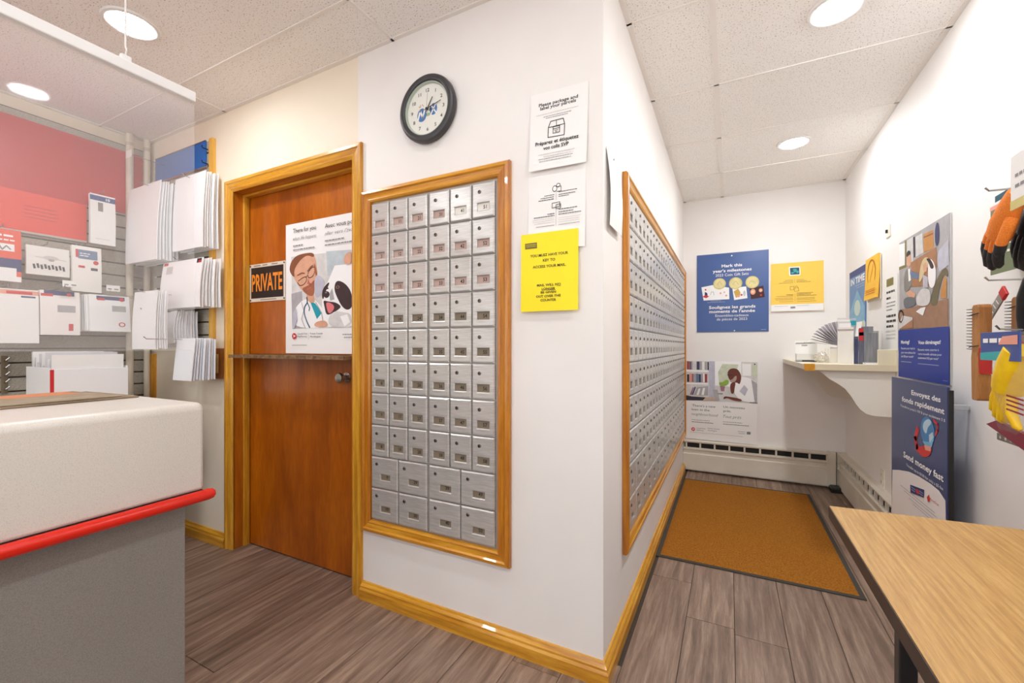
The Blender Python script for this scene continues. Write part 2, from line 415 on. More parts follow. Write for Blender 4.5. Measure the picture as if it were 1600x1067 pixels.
# ---- printed artwork (metres on each sheet)
ART = {
 'vet': [
  ('p','photo_pale',[(0.046,0.5227),(0.56,0.5129),(0.56,0.1301),(0.0541,0.1325)]),
  ('p','photo_grey',[(0.0472,0.3226),(0.133,0.3329),(0.1509,0.1342),(0.0541,0.1325)]),
  ('p','photo_blue',[(0.3179,0.5257),(0.56,0.5129),(0.56,0.3637),(0.3287,0.4013)]),
  ('p','white',[(0.3807,0.4478),(0.56,0.4469),(0.56,0.2944),(0.3288,0.365)]),
  ('p','white',[(0.0651,0.2306),(0.122,0.2772),(0.1669,0.29),(0.2438,0.2824),(0.3293,0.1915),(0.4221,0.1318),(0.0541,0.134)]),
  ('p','teal',[(0.1946,0.2775),(0.2384,0.2606),(0.287,0.2111),(0.2496,0.1796)]),
  ('p','skin',[(0.1723,0.3157),(0.2274,0.3053),(0.233,0.2683),(0.2002,0.2661),(0.1724,0.286)]),
  ('p','skin',[(0.0462,0.4752),(0.0979,0.524),(0.188,0.5322),(0.2375,0.5112),(0.2486,0.4439),(0.2563,0.4102),(0.2327,0.3419),(0.2274,0.3039),(0.1945,0.3012),(0.1499,0.3244),(0.1045,0.3609),(0.0582,0.4209)]),
  ('p','beard',[(0.1329,0.3479),(0.1721,0.3567),(0.2053,0.3658),(0.2162,0.3798),(0.238,0.3858),(0.2327,0.3419),(0.2274,0.3039),(0.1945,0.3012),(0.1499,0.3244)]),
  ('p','hair',[(0.0311,0.4612),(0.0461,0.4982),(0.0865,0.5251),(0.1545,0.5323),(0.2265,0.5285),(0.2299,0.5008),(0.1769,0.5205),(0.1322,0.5058),(0.0868,0.4719),(0.0696,0.4429),(0.0756,0.4121),(0.0617,0.4146),(0.0383,0.4376)]),
  ('l','ink',[(0.0987,0.3802),(0.1159,0.3602),(0.1497,0.3656),(0.172,0.3865),(0.1663,0.4093),(0.1327,0.4005),(0.1044,0.3874)],0.004),
  ('l','ink',[(0.1797,0.4121),(0.1886,0.3966),(0.2161,0.402),(0.2378,0.43),(0.2268,0.4589),(0.1939,0.4408),(0.1796,0.4195)],0.004),
  ('l','ink',[(0.1686,0.4054),(0.1796,0.4136)],0.004),
  ('l','lip',[(0.1722,0.3381),(0.2053,0.3472)],0.004),
  ('p','photo_lav',[(0.2271,0.3865),(0.2563,0.4139),(0.2971,0.389),(0.3131,0.3515),(0.2867,0.3095),(0.2384,0.2827)]),
  ('l','steth',[(0.1724,0.2971),(0.1781,0.2671),(0.1537,0.2496),(0.1505,0.2124),(0.173,0.1671),(0.1952,0.1369)],0.007),
  ('l','steth',[(0.1781,0.2671),(0.1948,0.2404),(0.1893,0.2258)],0.006),
  ('p','white',[(0.2972,0.338),(0.3288,0.365),(0.3601,0.3774),(0.4217,0.3803),(0.472,0.3556),(0.56,0.3221),(0.56,0.1301),(0.3295,0.1353),(0.2977,0.1926),(0.2869,0.2439)]),
  ('p','dogblack',[(0.2972,0.338),(0.3393,0.368),(0.3446,0.3568),(0.3132,0.3153),(0.2974,0.2725),(0.2867,0.3022)]),
  ('p','dogblack',[(0.386,0.3613),(0.4116,0.3703),(0.462,0.3492),(0.5017,0.3046),(0.5115,0.2343),(0.4721,0.2149),(0.4321,0.2377),(0.3964,0.2891),(0.3789,0.3259)]),
  ('p','dogblack',[(0.3026,0.3195),(0.3342,0.3213),(0.3478,0.3061),(0.3395,0.2885),(0.3164,0.2846),(0.3016,0.2977)]),
  ('p','dogblack',[(0.2974,0.2761),(0.3344,0.2671),(0.3913,0.2608),(0.4321,0.2377),(0.4067,0.221),(0.345,0.1982),(0.3188,0.2027),(0.3081,0.243)]),
  ('p','tongue',[(0.3186,0.2642),(0.35,0.2613),(0.3863,0.2396),(0.3605,0.2084),(0.3377,0.2057),(0.3239,0.2351)]),
  ('p','photo_grey',[(0.3447,0.3063),(0.3654,0.3339),(0.3727,0.3047),(0.381,0.2756),(0.35,0.27)]),
  ('e','eyebrown',0.4045,0.3365,0.0133,0.0078),
  ('e','ink',0.4045,0.3365,0.0072,0.0043),
  ('e','ink',0.3321,0.3344,0.0063,0.0043),
  ('e','photo_grey2',0.3206,0.3134,0.0085,0.0036),
  ('p','photo_pale',[(0.3346,0.1842),(0.3812,0.2184),(0.4422,0.209),(0.5018,0.1998),(0.5018,0.1314),(0.3451,0.135)]),
  ('p','white',[(0.422,0.1885),(0.4721,0.1973),(0.492,0.1582),(0.4523,0.1382)]),
  ('p','beard',[(0.23,0.4749),(0.2454,0.4441),(0.252,0.4127),(0.2433,0.4075),(0.2323,0.4378)]),
  ('l','hair',[(0.0985,0.418),(0.1325,0.429),(0.1573,0.4242)],0.005),
  ('l','hair',[(0.1796,0.4345),(0.2049,0.4548),(0.2213,0.4623)],0.005),
  ('p','lip',[(0.1842,0.3969),(0.1942,0.3739),(0.2086,0.367),(0.1954,0.3619),(0.1798,0.3689)]),
  ('l','photo_grey',[(0.1333,0.2729),(0.1504,0.2273),(0.1338,0.1831),(0.162,0.1339)],0.004),
  ('l','photo_grey',[(0.2438,0.2677),(0.287,0.2111),(0.2978,0.1636)],0.004),
  ('p','photo_lav',[(0.0652,0.2155),(0.088,0.2448),(0.0998,0.1841),(0.0772,0.1358),(0.0587,0.1354)]),
  ('p','skin',[(0.228,0.1435),(0.2442,0.1651),(0.2977,0.1723),(0.3294,0.1627),(0.3347,0.141),(0.2872,0.1348)]),
  ('p','skin',[(0.4468,0.4778),(0.4718,0.5039),(0.5015,0.5081),(0.5016,0.4449),(0.4719,0.4438),(0.4519,0.4526)]),
  ('t', 'ink', 'There for you', 0.0649, 0.2446, 0.6478, 0.0271, ''),
  ('t', 'ink', 'when life happens', 0.0652, 0.248, 0.607, 0.0226, 's'),
  ('t', 'ink', 'Avec vous pour', 0.3133, 0.5455, 0.6447, 0.0257, ''),
  ('t', 'ink', "aller vers l'avant", 0.3112, 0.5455, 0.6076, 0.0214, 's'),
  ('g','grey',0.0654,0.1431,0.5749,0.0106),
  ('g','grey',0.0655,0.2341,0.5529,0.0105),
  ('g','grey',0.3135,0.4517,0.5756,0.0101),
  ('g','grey',0.3135,0.5309,0.554,0.01),
  ('e','red',0.0751,0.0928,0.0172,0.0166),
  ('p','white',[(0.0658,0.102),(0.0889,0.0926),(0.0659,0.0854),(0.0728,0.0929)]),
  ('t', 'ink', 'Canada Post', 0.1025, 0.181, 0.1008, 0.0104, ''),
  ('t', 'ink', 'MyMoney', 0.1026, 0.1789, 0.0859, 0.0104, ''),
  ('t', 'ink', 'Postes Canada', 0.2031, 0.298, 0.1006, 0.0102, ''),
  ('t', 'ink', 'MonArgent', 0.2031, 0.2821, 0.0846, 0.0102, ''),
  ('l','grey',[(0.1898,0.1112),(0.19,0.0742)],0.0015),
  ('g','grey',0.0604,0.1791,0.0429,0.0045),
  ('g','grey',0.4423,0.5408,0.0953,0.007),
  ('g','grey',0.4524,0.5408,0.0799,0.007),
 ],
 'coin': [
  ('t', 'white', 'Mark this', 0.2043, 0.3676, 0.5807, 0.0293, 'b'),
  ('t', 'white', "year's milestones", 0.1328, 0.4411, 0.5374, 0.0293, 'b'),
  ('t', 'white', '2023 Coin Gift Sets', 0.155, 0.4172, 0.4996, 0.0276, ''),
  ('p','white',[(0.0381,0.4116),(0.1296,0.4266),(0.265,0.3957),(0.2671,0.292),(0.0565,0.2901)]),
  ('p','red',[(0.0466,0.3242),(0.0746,0.3409),(0.1025,0.3266),(0.0787,0.3098)]),
  ('p','navy',[(0.0664,0.3678),(0.0864,0.3581),(0.0905,0.3358),(0.0666,0.3368)]),
  ('p','red',[(0.0663,0.3943),(0.0783,0.3956),(0.0799,0.3805),(0.0688,0.3792)]),
  ('l','grey',[(0.1143,0.3393),(0.122,0.3654),(0.1378,0.3648),(0.1434,0.3338)],0.003),
  ('e','palered',0.1963,0.3492,0.0077,0.0087),
  ('e','palered',0.2425,0.3257,0.0076,0.0086),
  ('e','palered',0.2271,0.3567,0.0061,0.0069),
  ('p','white',[(0.29,0.3928),(0.3994,0.3979),(0.4088,0.2941),(0.305,0.2822)]),
  ('p','gold',[(0.3015,0.3579),(0.3366,0.3821),(0.3554,0.3471),(0.3482,0.3132),(0.3184,0.3014)]),
  ('e','red',0.3629,0.3255,0.0089,0.0086),
  ('e','palered',0.337,0.3136,0.0134,0.0086),
  ('e','photo_blue',0.385,0.3374,0.0103,0.0255),
  ('p','brown',[(0.4251,0.3781),(0.5293,0.3967),(0.5404,0.2979),(0.4365,0.2847)]),
  ('e','palered',0.4507,0.3474,0.0202,0.0253),
  ('e','lamp',0.4493,0.3475,0.0101,0.0118),
  ('e','palered',0.5096,0.3575,0.0143,0.0167),
  ('e','lamp',0.5096,0.3575,0.0065,0.0075),
  ('e','red',0.5119,0.3156,0.0086,0.0083),
  ('e','coin',0.1881,0.4342,0.0512,0.0506),
  ('e','coin2',0.1881,0.4342,0.0418,0.0401),
  ('e','coin',0.3162,0.431,0.0525,0.0532),
  ('e','coin2',0.3162,0.431,0.0435,0.0429),
  ('e','coin',0.4459,0.4319,0.0522,0.054),
  ('e','coin2',0.4459,0.4319,0.0435,0.0438),
  ('l','gold',[(0.4213,0.4205),(0.4357,0.4451),(0.4575,0.4355),(0.472,0.418)],0.003),
  ('l','gold',[(0.2952,0.4184),(0.3176,0.4516),(0.3402,0.4161)],0.003),
  ('l','gold',[(0.1687,0.4247),(0.1879,0.4586),(0.2075,0.4227)],0.003),
  ('g','paleblue',0.1146,0.2044,0.2798,0.0053),
  ('g','paleblue',0.0885,0.2352,0.2675,0.0052),
  ('t', 'white', 'Soulignez les grands', 0.1015, 0.4702, 0.2103, 0.0293, 'b'),
  ('t', 'white', "moments de l'année", 0.1033, 0.4675, 0.1725, 0.0293, 'b'),
  ('t', 'white', 'Ensembles-cadeaux', 0.1539, 0.4184, 0.1364, 0.0258, ''),
  ('t', 'white', 'de pièces de 2023', 0.165, 0.4068, 0.1037, 0.0258, ''),
  ('g','paleblue',0.5134,0.5488,0.0148,0.0067),
  ('e','white',0.2863,0.6789,0.006,0.006),
  ('e','white',0.3072,0.0099,0.006,0.006),
 ],
 'ynotice': [
  ('p','paper',[(0.0,0.0577),(0.37,0.0566),(0.37,0.0),(0.0,0.0)]),
  ('p','white',[(0.1302,0.3742),(0.209,0.3723),(0.2129,0.3002),(0.1347,0.2998)]),
  ('p','tealdark',[(0.1377,0.3659),(0.2037,0.3648),(0.2062,0.3068),(0.1414,0.3074)]),
  ('e','tealhi',0.1727,0.3414,0.0187,0.0141),
  ('e','tealhi',0.1561,0.3225,0.0107,0.0071),
  ('e','tealhi',0.1928,0.3286,0.0093,0.011),
  ('g','olive',0.1023,0.1599,0.2603,0.0048),
  ('g','olive',0.0887,0.1599,0.2494,0.0048),
  ('g','olive',0.0577,0.16,0.2372,0.0056),
  ('g','olive',0.1846,0.2364,0.2611,0.0047),
  ('g','olive',0.1847,0.2595,0.2504,0.0047),
  ('g','olive',0.1848,0.2825,0.2398,0.0055),
  ('l','ink',[(0.1399,0.2082),(0.1669,0.2097),(0.1671,0.1795),(0.1401,0.1779),(0.1399,0.2082)],0.002),
  ('l','ink',[(0.1671,0.1914),(0.1972,0.1945),(0.2008,0.1666),(0.1706,0.1651),(0.1671,0.1914)],0.002),
  ('l','ink',[(0.1738,0.1936),(0.1784,0.2094),(0.1891,0.209),(0.1939,0.1946)],0.002),
  ('l','olive',[(0.1728,0.1475),(0.1733,0.0794)],0.0015),
  ('l','olive',[(0.1718,0.2745),(0.1721,0.2349)],0.0015),
  ('g','ink',0.1131,0.1607,0.1363,0.0064),
  ('g','olive',0.0406,0.1608,0.1251,0.0048),
  ('g','olive',0.0267,0.1609,0.1091,0.004),
  ('g','olive',0.0337,0.161,0.0969,0.004),
  ('g','ink',0.0616,0.1611,0.0805,0.0032),
  ('g','ink',0.1855,0.2999,0.1481,0.0047),
  ('g','ink',0.1856,0.2837,0.1372,0.0048),
  ('g','ink',0.1857,0.323,0.1256,0.0047),
  ('g','olive',0.1858,0.3102,0.106,0.004),
  ('g','olive',0.1859,0.3104,0.0941,0.004),
  ('g','ink',0.1861,0.3236,0.0781,0.0032),
  ('g','grey',0.0268,0.1238,0.0428,0.0033),
  ('g','grey',0.1863,0.2717,0.0426,0.0032),
  ('p','grey',[(0.141,0.0372),(0.1749,0.0376),(0.175,0.0231),(0.141,0.0218)]),
 ],
 'man': [
  ('p','photo_pale',[(0.0,0.72),(0.58,0.72),(0.58,0.3601),(0.0017,0.3526)]),
  ('p','white',[(0.2433,0.72),(0.4541,0.72),(0.4591,0.4923),(0.247,0.5012)]),
  ('p','photo_lav',[(0.1949,0.72),(0.2433,0.72),(0.2452,0.3867),(0.1963,0.3907)]),
  ('p','photo_green',[(0.2708,0.6243),(0.306,0.6981),(0.4339,0.6952),(0.3949,0.5433),(0.2798,0.5278)]),
  ('p','white',[(0.4614,0.704),(0.5296,0.7028),(0.532,0.5986),(0.4638,0.5947)]),
  ('p','photo_green',[(0.5364,0.6992),(0.5779,0.6993),(0.5778,0.5934),(0.5354,0.5987)]),
  ('p','white',[(0.0025,0.6362),(0.1925,0.6367),(0.1928,0.6204),(0.0027,0.6194)]),
  ('p','white',[(0.0039,0.5166),(0.1905,0.522),(0.1907,0.5072),(0.0041,0.5014)]),
  ('p','bookred',[(0.0096,0.7161),(0.0255,0.7158),(0.0264,0.639),(0.0105,0.6382)]),
  ('p','bookred',[(0.0271,0.7142),(0.0366,0.7137),(0.0374,0.6395),(0.028,0.639)]),
  ('p','navy',[(0.0381,0.7129),(0.046,0.7124),(0.0469,0.6382),(0.039,0.6379)]),
  ('p','photo_grey',[(0.0475,0.7174),(0.057,0.7169),(0.0579,0.6387),(0.0485,0.6383)]),
  ('p','photo_pale',[(0.0585,0.7153),(0.0897,0.7155),(0.0907,0.6386),(0.0595,0.6371)]),
  ('p','booknavy',[(0.0921,0.7148),(0.1168,0.7148),(0.1178,0.6398),(0.0931,0.6387)]),
  ('p','photo_grey',[(0.1191,0.7157),(0.1359,0.7155),(0.137,0.6391),(0.1201,0.6383)]),
  ('p','paper',[(0.139,0.7147),(0.1573,0.7145),(0.1584,0.6401),(0.1401,0.6392)]),
  ('p','photo_grey',[(0.1603,0.7138),(0.1785,0.7137),(0.1796,0.641),(0.1614,0.6402)]),
  ('p','ink',[(0.183,0.713),(0.1936,0.7126),(0.1947,0.6401),(0.1842,0.6396)]),
  ('p','ink',[(0.011,0.5946),(0.0301,0.5947),(0.0309,0.5242),(0.0118,0.523)]),
  ('p','palered',[(0.0331,0.6041),(0.0505,0.6042),(0.0515,0.523),(0.0341,0.5219)]),
  ('p','bookpink',[(0.0521,0.6009),(0.0678,0.6009),(0.0688,0.5241),(0.0531,0.5231)]),
  ('p','photo_grey',[(0.0702,0.6018),(0.0873,0.6019),(0.0884,0.5237),(0.0712,0.5226)]),
  ('p','bookblue',[(0.0881,0.6028),(0.1083,0.603),(0.1094,0.5234),(0.0892,0.5221)]),
  ('p','booknavy',[(0.1099,0.5997),(0.1284,0.5999),(0.1294,0.5246),(0.1109,0.5235)]),
  ('p','photo_grey',[(0.1298,0.6049),(0.1452,0.6049),(0.1463,0.5257),(0.131,0.5247)]),
  ('p','paper',[(0.1467,0.6058),(0.1604,0.6057),(0.1616,0.5267),(0.1479,0.5258)]),
  ('p','bookred',[(0.1612,0.6024),(0.181,0.6026),(0.1821,0.5256),(0.1624,0.5243)]),
  ('p','bookpink',[(0.0371,0.4066),(0.06,0.4757),(0.0718,0.4741),(0.0514,0.4052)]),
  ('p','booknavy',[(0.053,0.4053),(0.0772,0.4811),(0.0882,0.4786),(0.0648,0.4063)]),
  ('p','photo_grey',[(0.0687,0.4049),(0.0991,0.4785),(0.191,0.4933),(0.1908,0.4084)]),
  ('p','paper',[(0.0923,0.4069),(0.1109,0.4668),(0.1264,0.468),(0.1117,0.4068)]),
  ('p','paper',[(0.1349,0.4087),(0.1471,0.4736),(0.1647,0.4749),(0.1542,0.4086)]),
  ('p','ink2',[(0.0036,0.3996),(0.0531,0.391),(0.1774,0.389),(0.1472,0.3598),(0.0041,0.3528)]),
  ('p','photo_tan',[(0.1396,0.3524),(0.1698,0.3884),(0.2376,0.3983),(0.2828,0.3614)]),
  ('p','leaf',[(0.2801,0.5116),(0.2797,0.5343),(0.3018,0.5292),(0.3161,0.5422),(0.3375,0.5596),(0.3592,0.549),(0.3563,0.5168),(0.3242,0.4985),(0.2913,0.5003)]),
  ('p','bookpink',[(0.2877,0.5),(0.3278,0.4972),(0.3214,0.4515),(0.2958,0.4544)]),
  ('p','photo_grey',[(0.2291,0.4591),(0.2662,0.466),(0.2864,0.3658),(0.253,0.3669)]),
  ('p','ink',[(0.2705,0.4313),(0.3108,0.4329),(0.3109,0.4273),(0.2706,0.4264)]),
  ('p','white',[(0.4062,0.5122),(0.4226,0.5687),(0.4569,0.5943),(0.5326,0.5753),(0.5779,0.5318),(0.58,0.3654),(0.4617,0.3723),(0.426,0.4024),(0.3969,0.4478)]),
  ('p','photo_lav',[(0.4793,0.5173),(0.5076,0.4801),(0.4849,0.4194),(0.4424,0.4594)]),
  ('p','photo_grey',[(0.5328,0.5676),(0.5779,0.5318),(0.58,0.3654),(0.5611,0.3675)]),
  ('p','skindark',[(0.3474,0.6042),(0.3538,0.6443),(0.3854,0.6632),(0.4242,0.6571),(0.4458,0.6251),(0.4584,0.5866),(0.4447,0.5149),(0.4232,0.5372),(0.3952,0.5314),(0.3735,0.5499),(0.3588,0.5689)]),
  ('p','greybeard',[(0.3738,0.5339),(0.3698,0.5576),(0.3875,0.5627),(0.4045,0.5914),(0.4206,0.5963),(0.4192,0.5606),(0.3987,0.5316)]),
  ('l','ink2',[(0.3475,0.6002),(0.3654,0.5972),(0.3867,0.6023)],0.005),
  ('p','skindark',[(0.3705,0.5217),(0.395,0.5417),(0.4128,0.5325),(0.4045,0.4883),(0.4006,0.4362),(0.3772,0.4343),(0.369,0.4857)]),
  ('p','skindark',[(0.3152,0.3928),(0.3258,0.4099),(0.3692,0.4055),(0.4261,0.3985),(0.4613,0.3881),(0.4617,0.3699),(0.4055,0.3727),(0.3696,0.3855),(0.3406,0.395),(0.3191,0.381)]),
  ('l','ink2',[(0.5238,0.3655),(0.58,0.3631)],0.006),
  ('p','paper',[(0.0017,0.3509),(0.58,0.3578),(0.58,0.0),(0.0,0.0)]),
  ('t', 'ink', "There's a new", 0.0584, 0.2525, 0.299, 0.0233, ''),
  ('t', 'ink', 'loan in the', 0.0532, 0.2035, 0.2635, 0.0235, ''),
  ('t', 'ink', 'neighbourhood', 0.0514, 0.2739, 0.2196, 0.0284, 's'),
  ('t', 'ink', 'Un nouveau', 0.3162, 0.4838, 0.3041, 0.0224, ''),
  ('t', 'ink', 'prêt.', 0.3168, 0.379, 0.2678, 0.0227, ''),
  ('t', 'ink', 'Tout près', 0.3149, 0.4579, 0.2155, 0.0306, 's'),
  ('g','grey',0.0544,0.211,0.174,0.0076),
  ('g','ink',0.0546,0.2339,0.1552,0.0076),
  ('g','grey',0.3142,0.4657,0.1771,0.0073),
  ('g','ink',0.3146,0.5215,0.1573,0.0072),
  ('e','red',0.0672,0.0901,0.0159,0.0171),
  ('p','white',[(0.0591,0.0985),(0.0791,0.0917),(0.0594,0.0797),(0.0648,0.0898)]),
  ('t', 'ink', 'Canada Post', 0.0964, 0.1702, 0.098, 0.0101, ''),
  ('t', 'ink', 'MyMoney', 0.0966, 0.1551, 0.08, 0.0102, ''),
  ('t', 'ink', 'Postes Canada', 0.191, 0.2871, 0.1052, 0.01, ''),
  ('t', 'ink', 'MonArgent', 0.1912, 0.2651, 0.087, 0.01, ''),
  ('g','grey',0.4323,0.4883,0.1022,0.0056),
  ('g','grey',0.4397,0.4887,0.0867,0.0056),
  ('p','grey',[(0.5022,0.1079),(0.5311,0.1087),(0.5302,0.0863),(0.5013,0.0854)]),
  ('g','grey',0.0416,0.4748,0.0605,0.0033),
  ('e','ink',0.5585,0.7016,0.0053,0.0061),
 ],
 'moving': [
  ('p','photo_grey',[(0.0,0.73),(0.61,0.73),(0.61,0.2461),(0.0,0.2537)]),
  ('p','white',[(0.0,0.7232),(0.0887,0.713),(0.0887,0.5873),(0.0,0.5945)]),
  ('p','olive',[(0.0848,0.7247),(0.1097,0.7244),(0.1097,0.5957),(0.0848,0.5951)]),
  ('p','olive',[(0.0,0.5998),(0.1097,0.5957),(0.1097,0.581),(0.0,0.5831)]),
  ('p','photo_pale',[(0.1135,0.7201),(0.2007,0.7204),(0.2007,0.5949),(0.1135,0.5915)]),
  ('p','ink2',[(0.2007,0.7168),(0.2277,0.716),(0.2312,0.6123),(0.2097,0.6116)]),
  ('p','photo_pale',[(0.2312,0.7119),(0.3147,0.7121),(0.3316,0.6159),(0.2348,0.6118)]),
  ('p','boxbrown',[(0.3316,0.7023),(0.4423,0.6974),(0.4486,0.6128),(0.3349,0.612)]),
  ('p','boxdark',[(0.3316,0.6899),(0.4423,0.684),(0.4423,0.6773),(0.3316,0.683)]),
  ('e','booknavy',0.4843,0.6671,0.0246,0.0529),
  ('p','boxbrown2',[(0.1733,0.5948),(0.4766,0.6121),(0.4843,0.525),(0.3976,0.4473),(0.1825,0.4675)]),
  ('p','photo_lav',[(0.4996,0.589),(0.5957,0.6203),(0.6029,0.5108),(0.5072,0.496),(0.4843,0.5449)]),
  ('p','floorbrown',[(0.0,0.3635),(0.2277,0.3636),(0.5957,0.368),(0.5957,0.2498),(0.0,0.256)]),
  ('p','olive2',[(0.4217,0.4046),(0.492,0.478),(0.5667,0.5087),(0.5957,0.4861),(0.5928,0.4545),(0.5521,0.4846),(0.492,0.3857),(0.492,0.3461),(0.4137,0.3513)]),
  ('p','boxbrown',[(0.5223,0.4094),(0.5594,0.4708),(0.5813,0.4493),(0.5784,0.3725),(0.5223,0.3735)]),
  ('p','ink2',[(0.1097,0.6508),(0.1362,0.6653),(0.1697,0.6532),(0.1697,0.6351),(0.1362,0.6325),(0.1173,0.6314)]),
  ('p','skin',[(0.1211,0.6309),(0.1697,0.6387),(0.177,0.5944),(0.1549,0.5682),(0.123,0.5903)]),
  ('p','photo_grey2',[(0.079,0.544),(0.1173,0.5727),(0.1733,0.5623),(0.2007,0.5303),(0.1825,0.4675),(0.079,0.4401)]),
  ('p','white',[(0.1362,0.5668),(0.1641,0.5649),(0.1733,0.5045),(0.1456,0.5001)]),
  ('p','bookblue',[(0.1641,0.5598),(0.2187,0.5355),(0.2804,0.5249),(0.289,0.496),(0.2277,0.5024),(0.1641,0.5272)]),
  ('p','skin',[(0.1078,0.4451),(0.1641,0.4547),(0.2366,0.4269),(0.2187,0.3927),(0.1733,0.4105)]),
  ('p','jeans',[(0.0693,0.4187),(0.1549,0.4229),(0.2454,0.4049),(0.2454,0.3695),(0.1173,0.3599),(0.079,0.3734)]),
  ('p','blonde',[(0.3062,0.5673),(0.3483,0.5895),(0.3976,0.5795),(0.4137,0.5403),(0.3649,0.5325),(0.34,0.5079),(0.289,0.4715),(0.2804,0.5004)]),
  ('p','skin',[(0.3316,0.5503),(0.3616,0.5637),(0.3813,0.5442),(0.3731,0.5179),(0.34,0.5182)]),
  ('p','white',[(0.3894,0.5432),(0.4137,0.574),(0.4533,0.5488),(0.4797,0.5057),(0.4689,0.4406),(0.4217,0.4282),(0.3894,0.4684)]),
  ('p','dogblack',[(0.3649,0.5791),(0.4056,0.5751),(0.4375,0.5508),(0.4611,0.5212),(0.4217,0.5191),(0.3976,0.5558)]),
  ('p','photo_lav',[(0.3316,0.5088),(0.3894,0.4888),(0.3894,0.4412),(0.3316,0.4431)]),
  ('p','photo_pale',[(0.2454,0.4049),(0.3147,0.4481),(0.4217,0.4282),(0.4137,0.358),(0.3316,0.3567),(0.2542,0.3689)]),
  ('p','white',[(0.2454,0.3376),(0.3062,0.3514),(0.3649,0.3511),(0.3316,0.3118)]),
  ('p','photo_pale',[(0.0,0.2802),(0.0596,0.33),(0.2007,0.3116),(0.2061,0.2611),(0.0,0.256)]),
  ('p','boxbrown2',[(0.0,0.256),(0.2007,0.3008),(0.2061,0.259)]),
  ('l','ink',[(0.0399,0.2936),(0.004,0.3103),(0.004,0.3519),(0.0399,0.361),(0.0732,0.3441),(0.0693,0.3109),(0.0399,0.2936)],0.008),
  ('p','royal',[(0.0,0.2531),(0.61,0.248),(0.61,0.0),(0.0,0.0)]),
  ('t', 'white', 'Moving?', 0.0399, 0.1623, 0.1788, 0.0206, 'b'),
  ('t', 'white', 'Vous déménagez?', 0.2769, 0.5283, 0.1759, 0.0189, 'b'),
  ('t', 'white', 'Receive your mail at', 0.0439, 0.2348, 0.1491, 0.0131, ''),
  ('t', 'white', 'your new address for', 0.0439, 0.2454, 0.1272, 0.0131, ''),
  ('t', 'white', 'just $8 per month*', 0.0439, 0.2205, 0.1068, 0.0131, ''),
  ('t', 'white', 'Recevez votre courrier à', 0.2769, 0.5102, 0.1435, 0.0122, ''),
  ('t', 'white', 'votre nouvelle adresse pour', 0.2769, 0.5402, 0.1231, 0.0121, ''),
  ('t', 'white', 'seulement 8 $ par mois*', 0.2769, 0.5102, 0.1041, 0.0122, ''),
  ('g','paleblue',0.0439,0.1916,0.0817,0.0051),
  ('g','paleblue',0.2769,0.5102,0.0784,0.0047),
  ('g','paleblue',0.5521,0.5957,0.0159,0.0026),
 ],
 'money': [
  ('p','white2',[(0.0173,0.2721),(0.1066,0.2943),(0.2433,0.3215),(0.363,0.3316),(0.4863,0.3342),(0.5657,0.3298),(0.6251,0.308),(0.64,0.0025),(0.0,0.0)]),
  ('t', 'white', 'Envoyez des', 0.2749, 0.5825, 0.6866, 0.0247, 'b'),
  ('t', 'white', 'fonds rapidement', 0.1538, 0.6166, 0.6432, 0.0268, 'b'),
  ('t', 'white', "Transférez jusqu'à 100 $ pour seulement 5 $", 0.1329, 0.6237, 0.6144, 0.0124, ''),
  ('l','red',[(0.3488,0.5388),(0.3226,0.4935),(0.3398,0.4559),(0.4029,0.4432)],0.03),
  ('l','red',[(0.519,0.605),(0.5558,0.5934),(0.556,0.57),(0.534,0.5481)],0.012),
  ('e','globe1',0.456,0.5487,0.072,0.0615),
  ('p','globe2',[(0.4153,0.5824),(0.4729,0.6069),(0.5038,0.5907),(0.4563,0.5643),(0.4475,0.5313),(0.4058,0.549)]),
  ('p','globe2',[(0.472,0.536),(0.5114,0.5558),(0.519,0.5207),(0.4796,0.4935)]),
  ('p','globe3',[(0.4044,0.4968),(0.4877,0.5079),(0.5265,0.5466),(0.5034,0.4925),(0.4549,0.4752)]),
  ('p','red',[(0.3585,0.4601),(0.4247,0.4814),(0.4955,0.4875),(0.5033,0.4735),(0.4626,0.4392),(0.3936,0.4274),(0.3706,0.4424)]),
  ('p','palered',[(0.4248,0.4847),(0.4955,0.4907),(0.4874,0.4698),(0.4345,0.464)]),
  ('t', 'white', 'Send money fast', 0.1772, 0.611, 0.3763, 0.0316, 'b'),
  ('t', 'white', 'Transfer up to $100 for only a $5 fee', 0.2146, 0.6089, 0.3421, 0.0139, ''),
  ('p','navy',[(0.2651,0.2668),(0.4257,0.2903),(0.4195,0.2537),(0.2672,0.2303)]),
  ('e','red',0.3508,0.2597,0.0195,0.0099),
  ('g','paleblue',0.2808,0.3258,0.2592,0.0046),
  ('g','paleblue',0.2802,0.3253,0.2484,0.0047),
  ('g','paleblue',0.3719,0.4128,0.2692,0.0044),
  ('g','paleblue',0.3715,0.4126,0.2589,0.0044),
  ('p','red',[(0.4551,0.2682),(0.4776,0.2865),(0.4858,0.2614),(0.4652,0.2504)]),
  ('t', 'red', 'MoneyGram', 0.4857, 0.5738, 0.2672, 0.0123, ''),
  ('g','grey',0.1414,0.5349,0.2274,0.0038),
  ('g','grey',0.1872,0.5507,0.2149,0.0038),
  ('g','grey',0.2536,0.535,0.1992,0.0038),
  ('g','grey',0.2956,0.535,0.1874,0.0038),
 ],
 'intime': [
  ('p','navy2',[(0.0,0.5),(0.44,0.5),(0.44,0.4519),(0.0048,0.453)]),
  ('t', 'white', 'IN TIME', 0.0411, 0.4175, 0.3958, 0.052, 'b'),
  ('g','paleblue',0.1778,0.411,0.3754,0.0088),
  ('g','paleblue',0.2115,0.4044,0.3589,0.0071),
  ('p','bluehi',[(0.0199,0.1983),(0.2275,0.3473),(0.4234,0.2103),(0.4257,0.1056),(0.0151,0.1195)]),
  ('e','creamoval',0.2278,0.2143,0.0818,0.057),
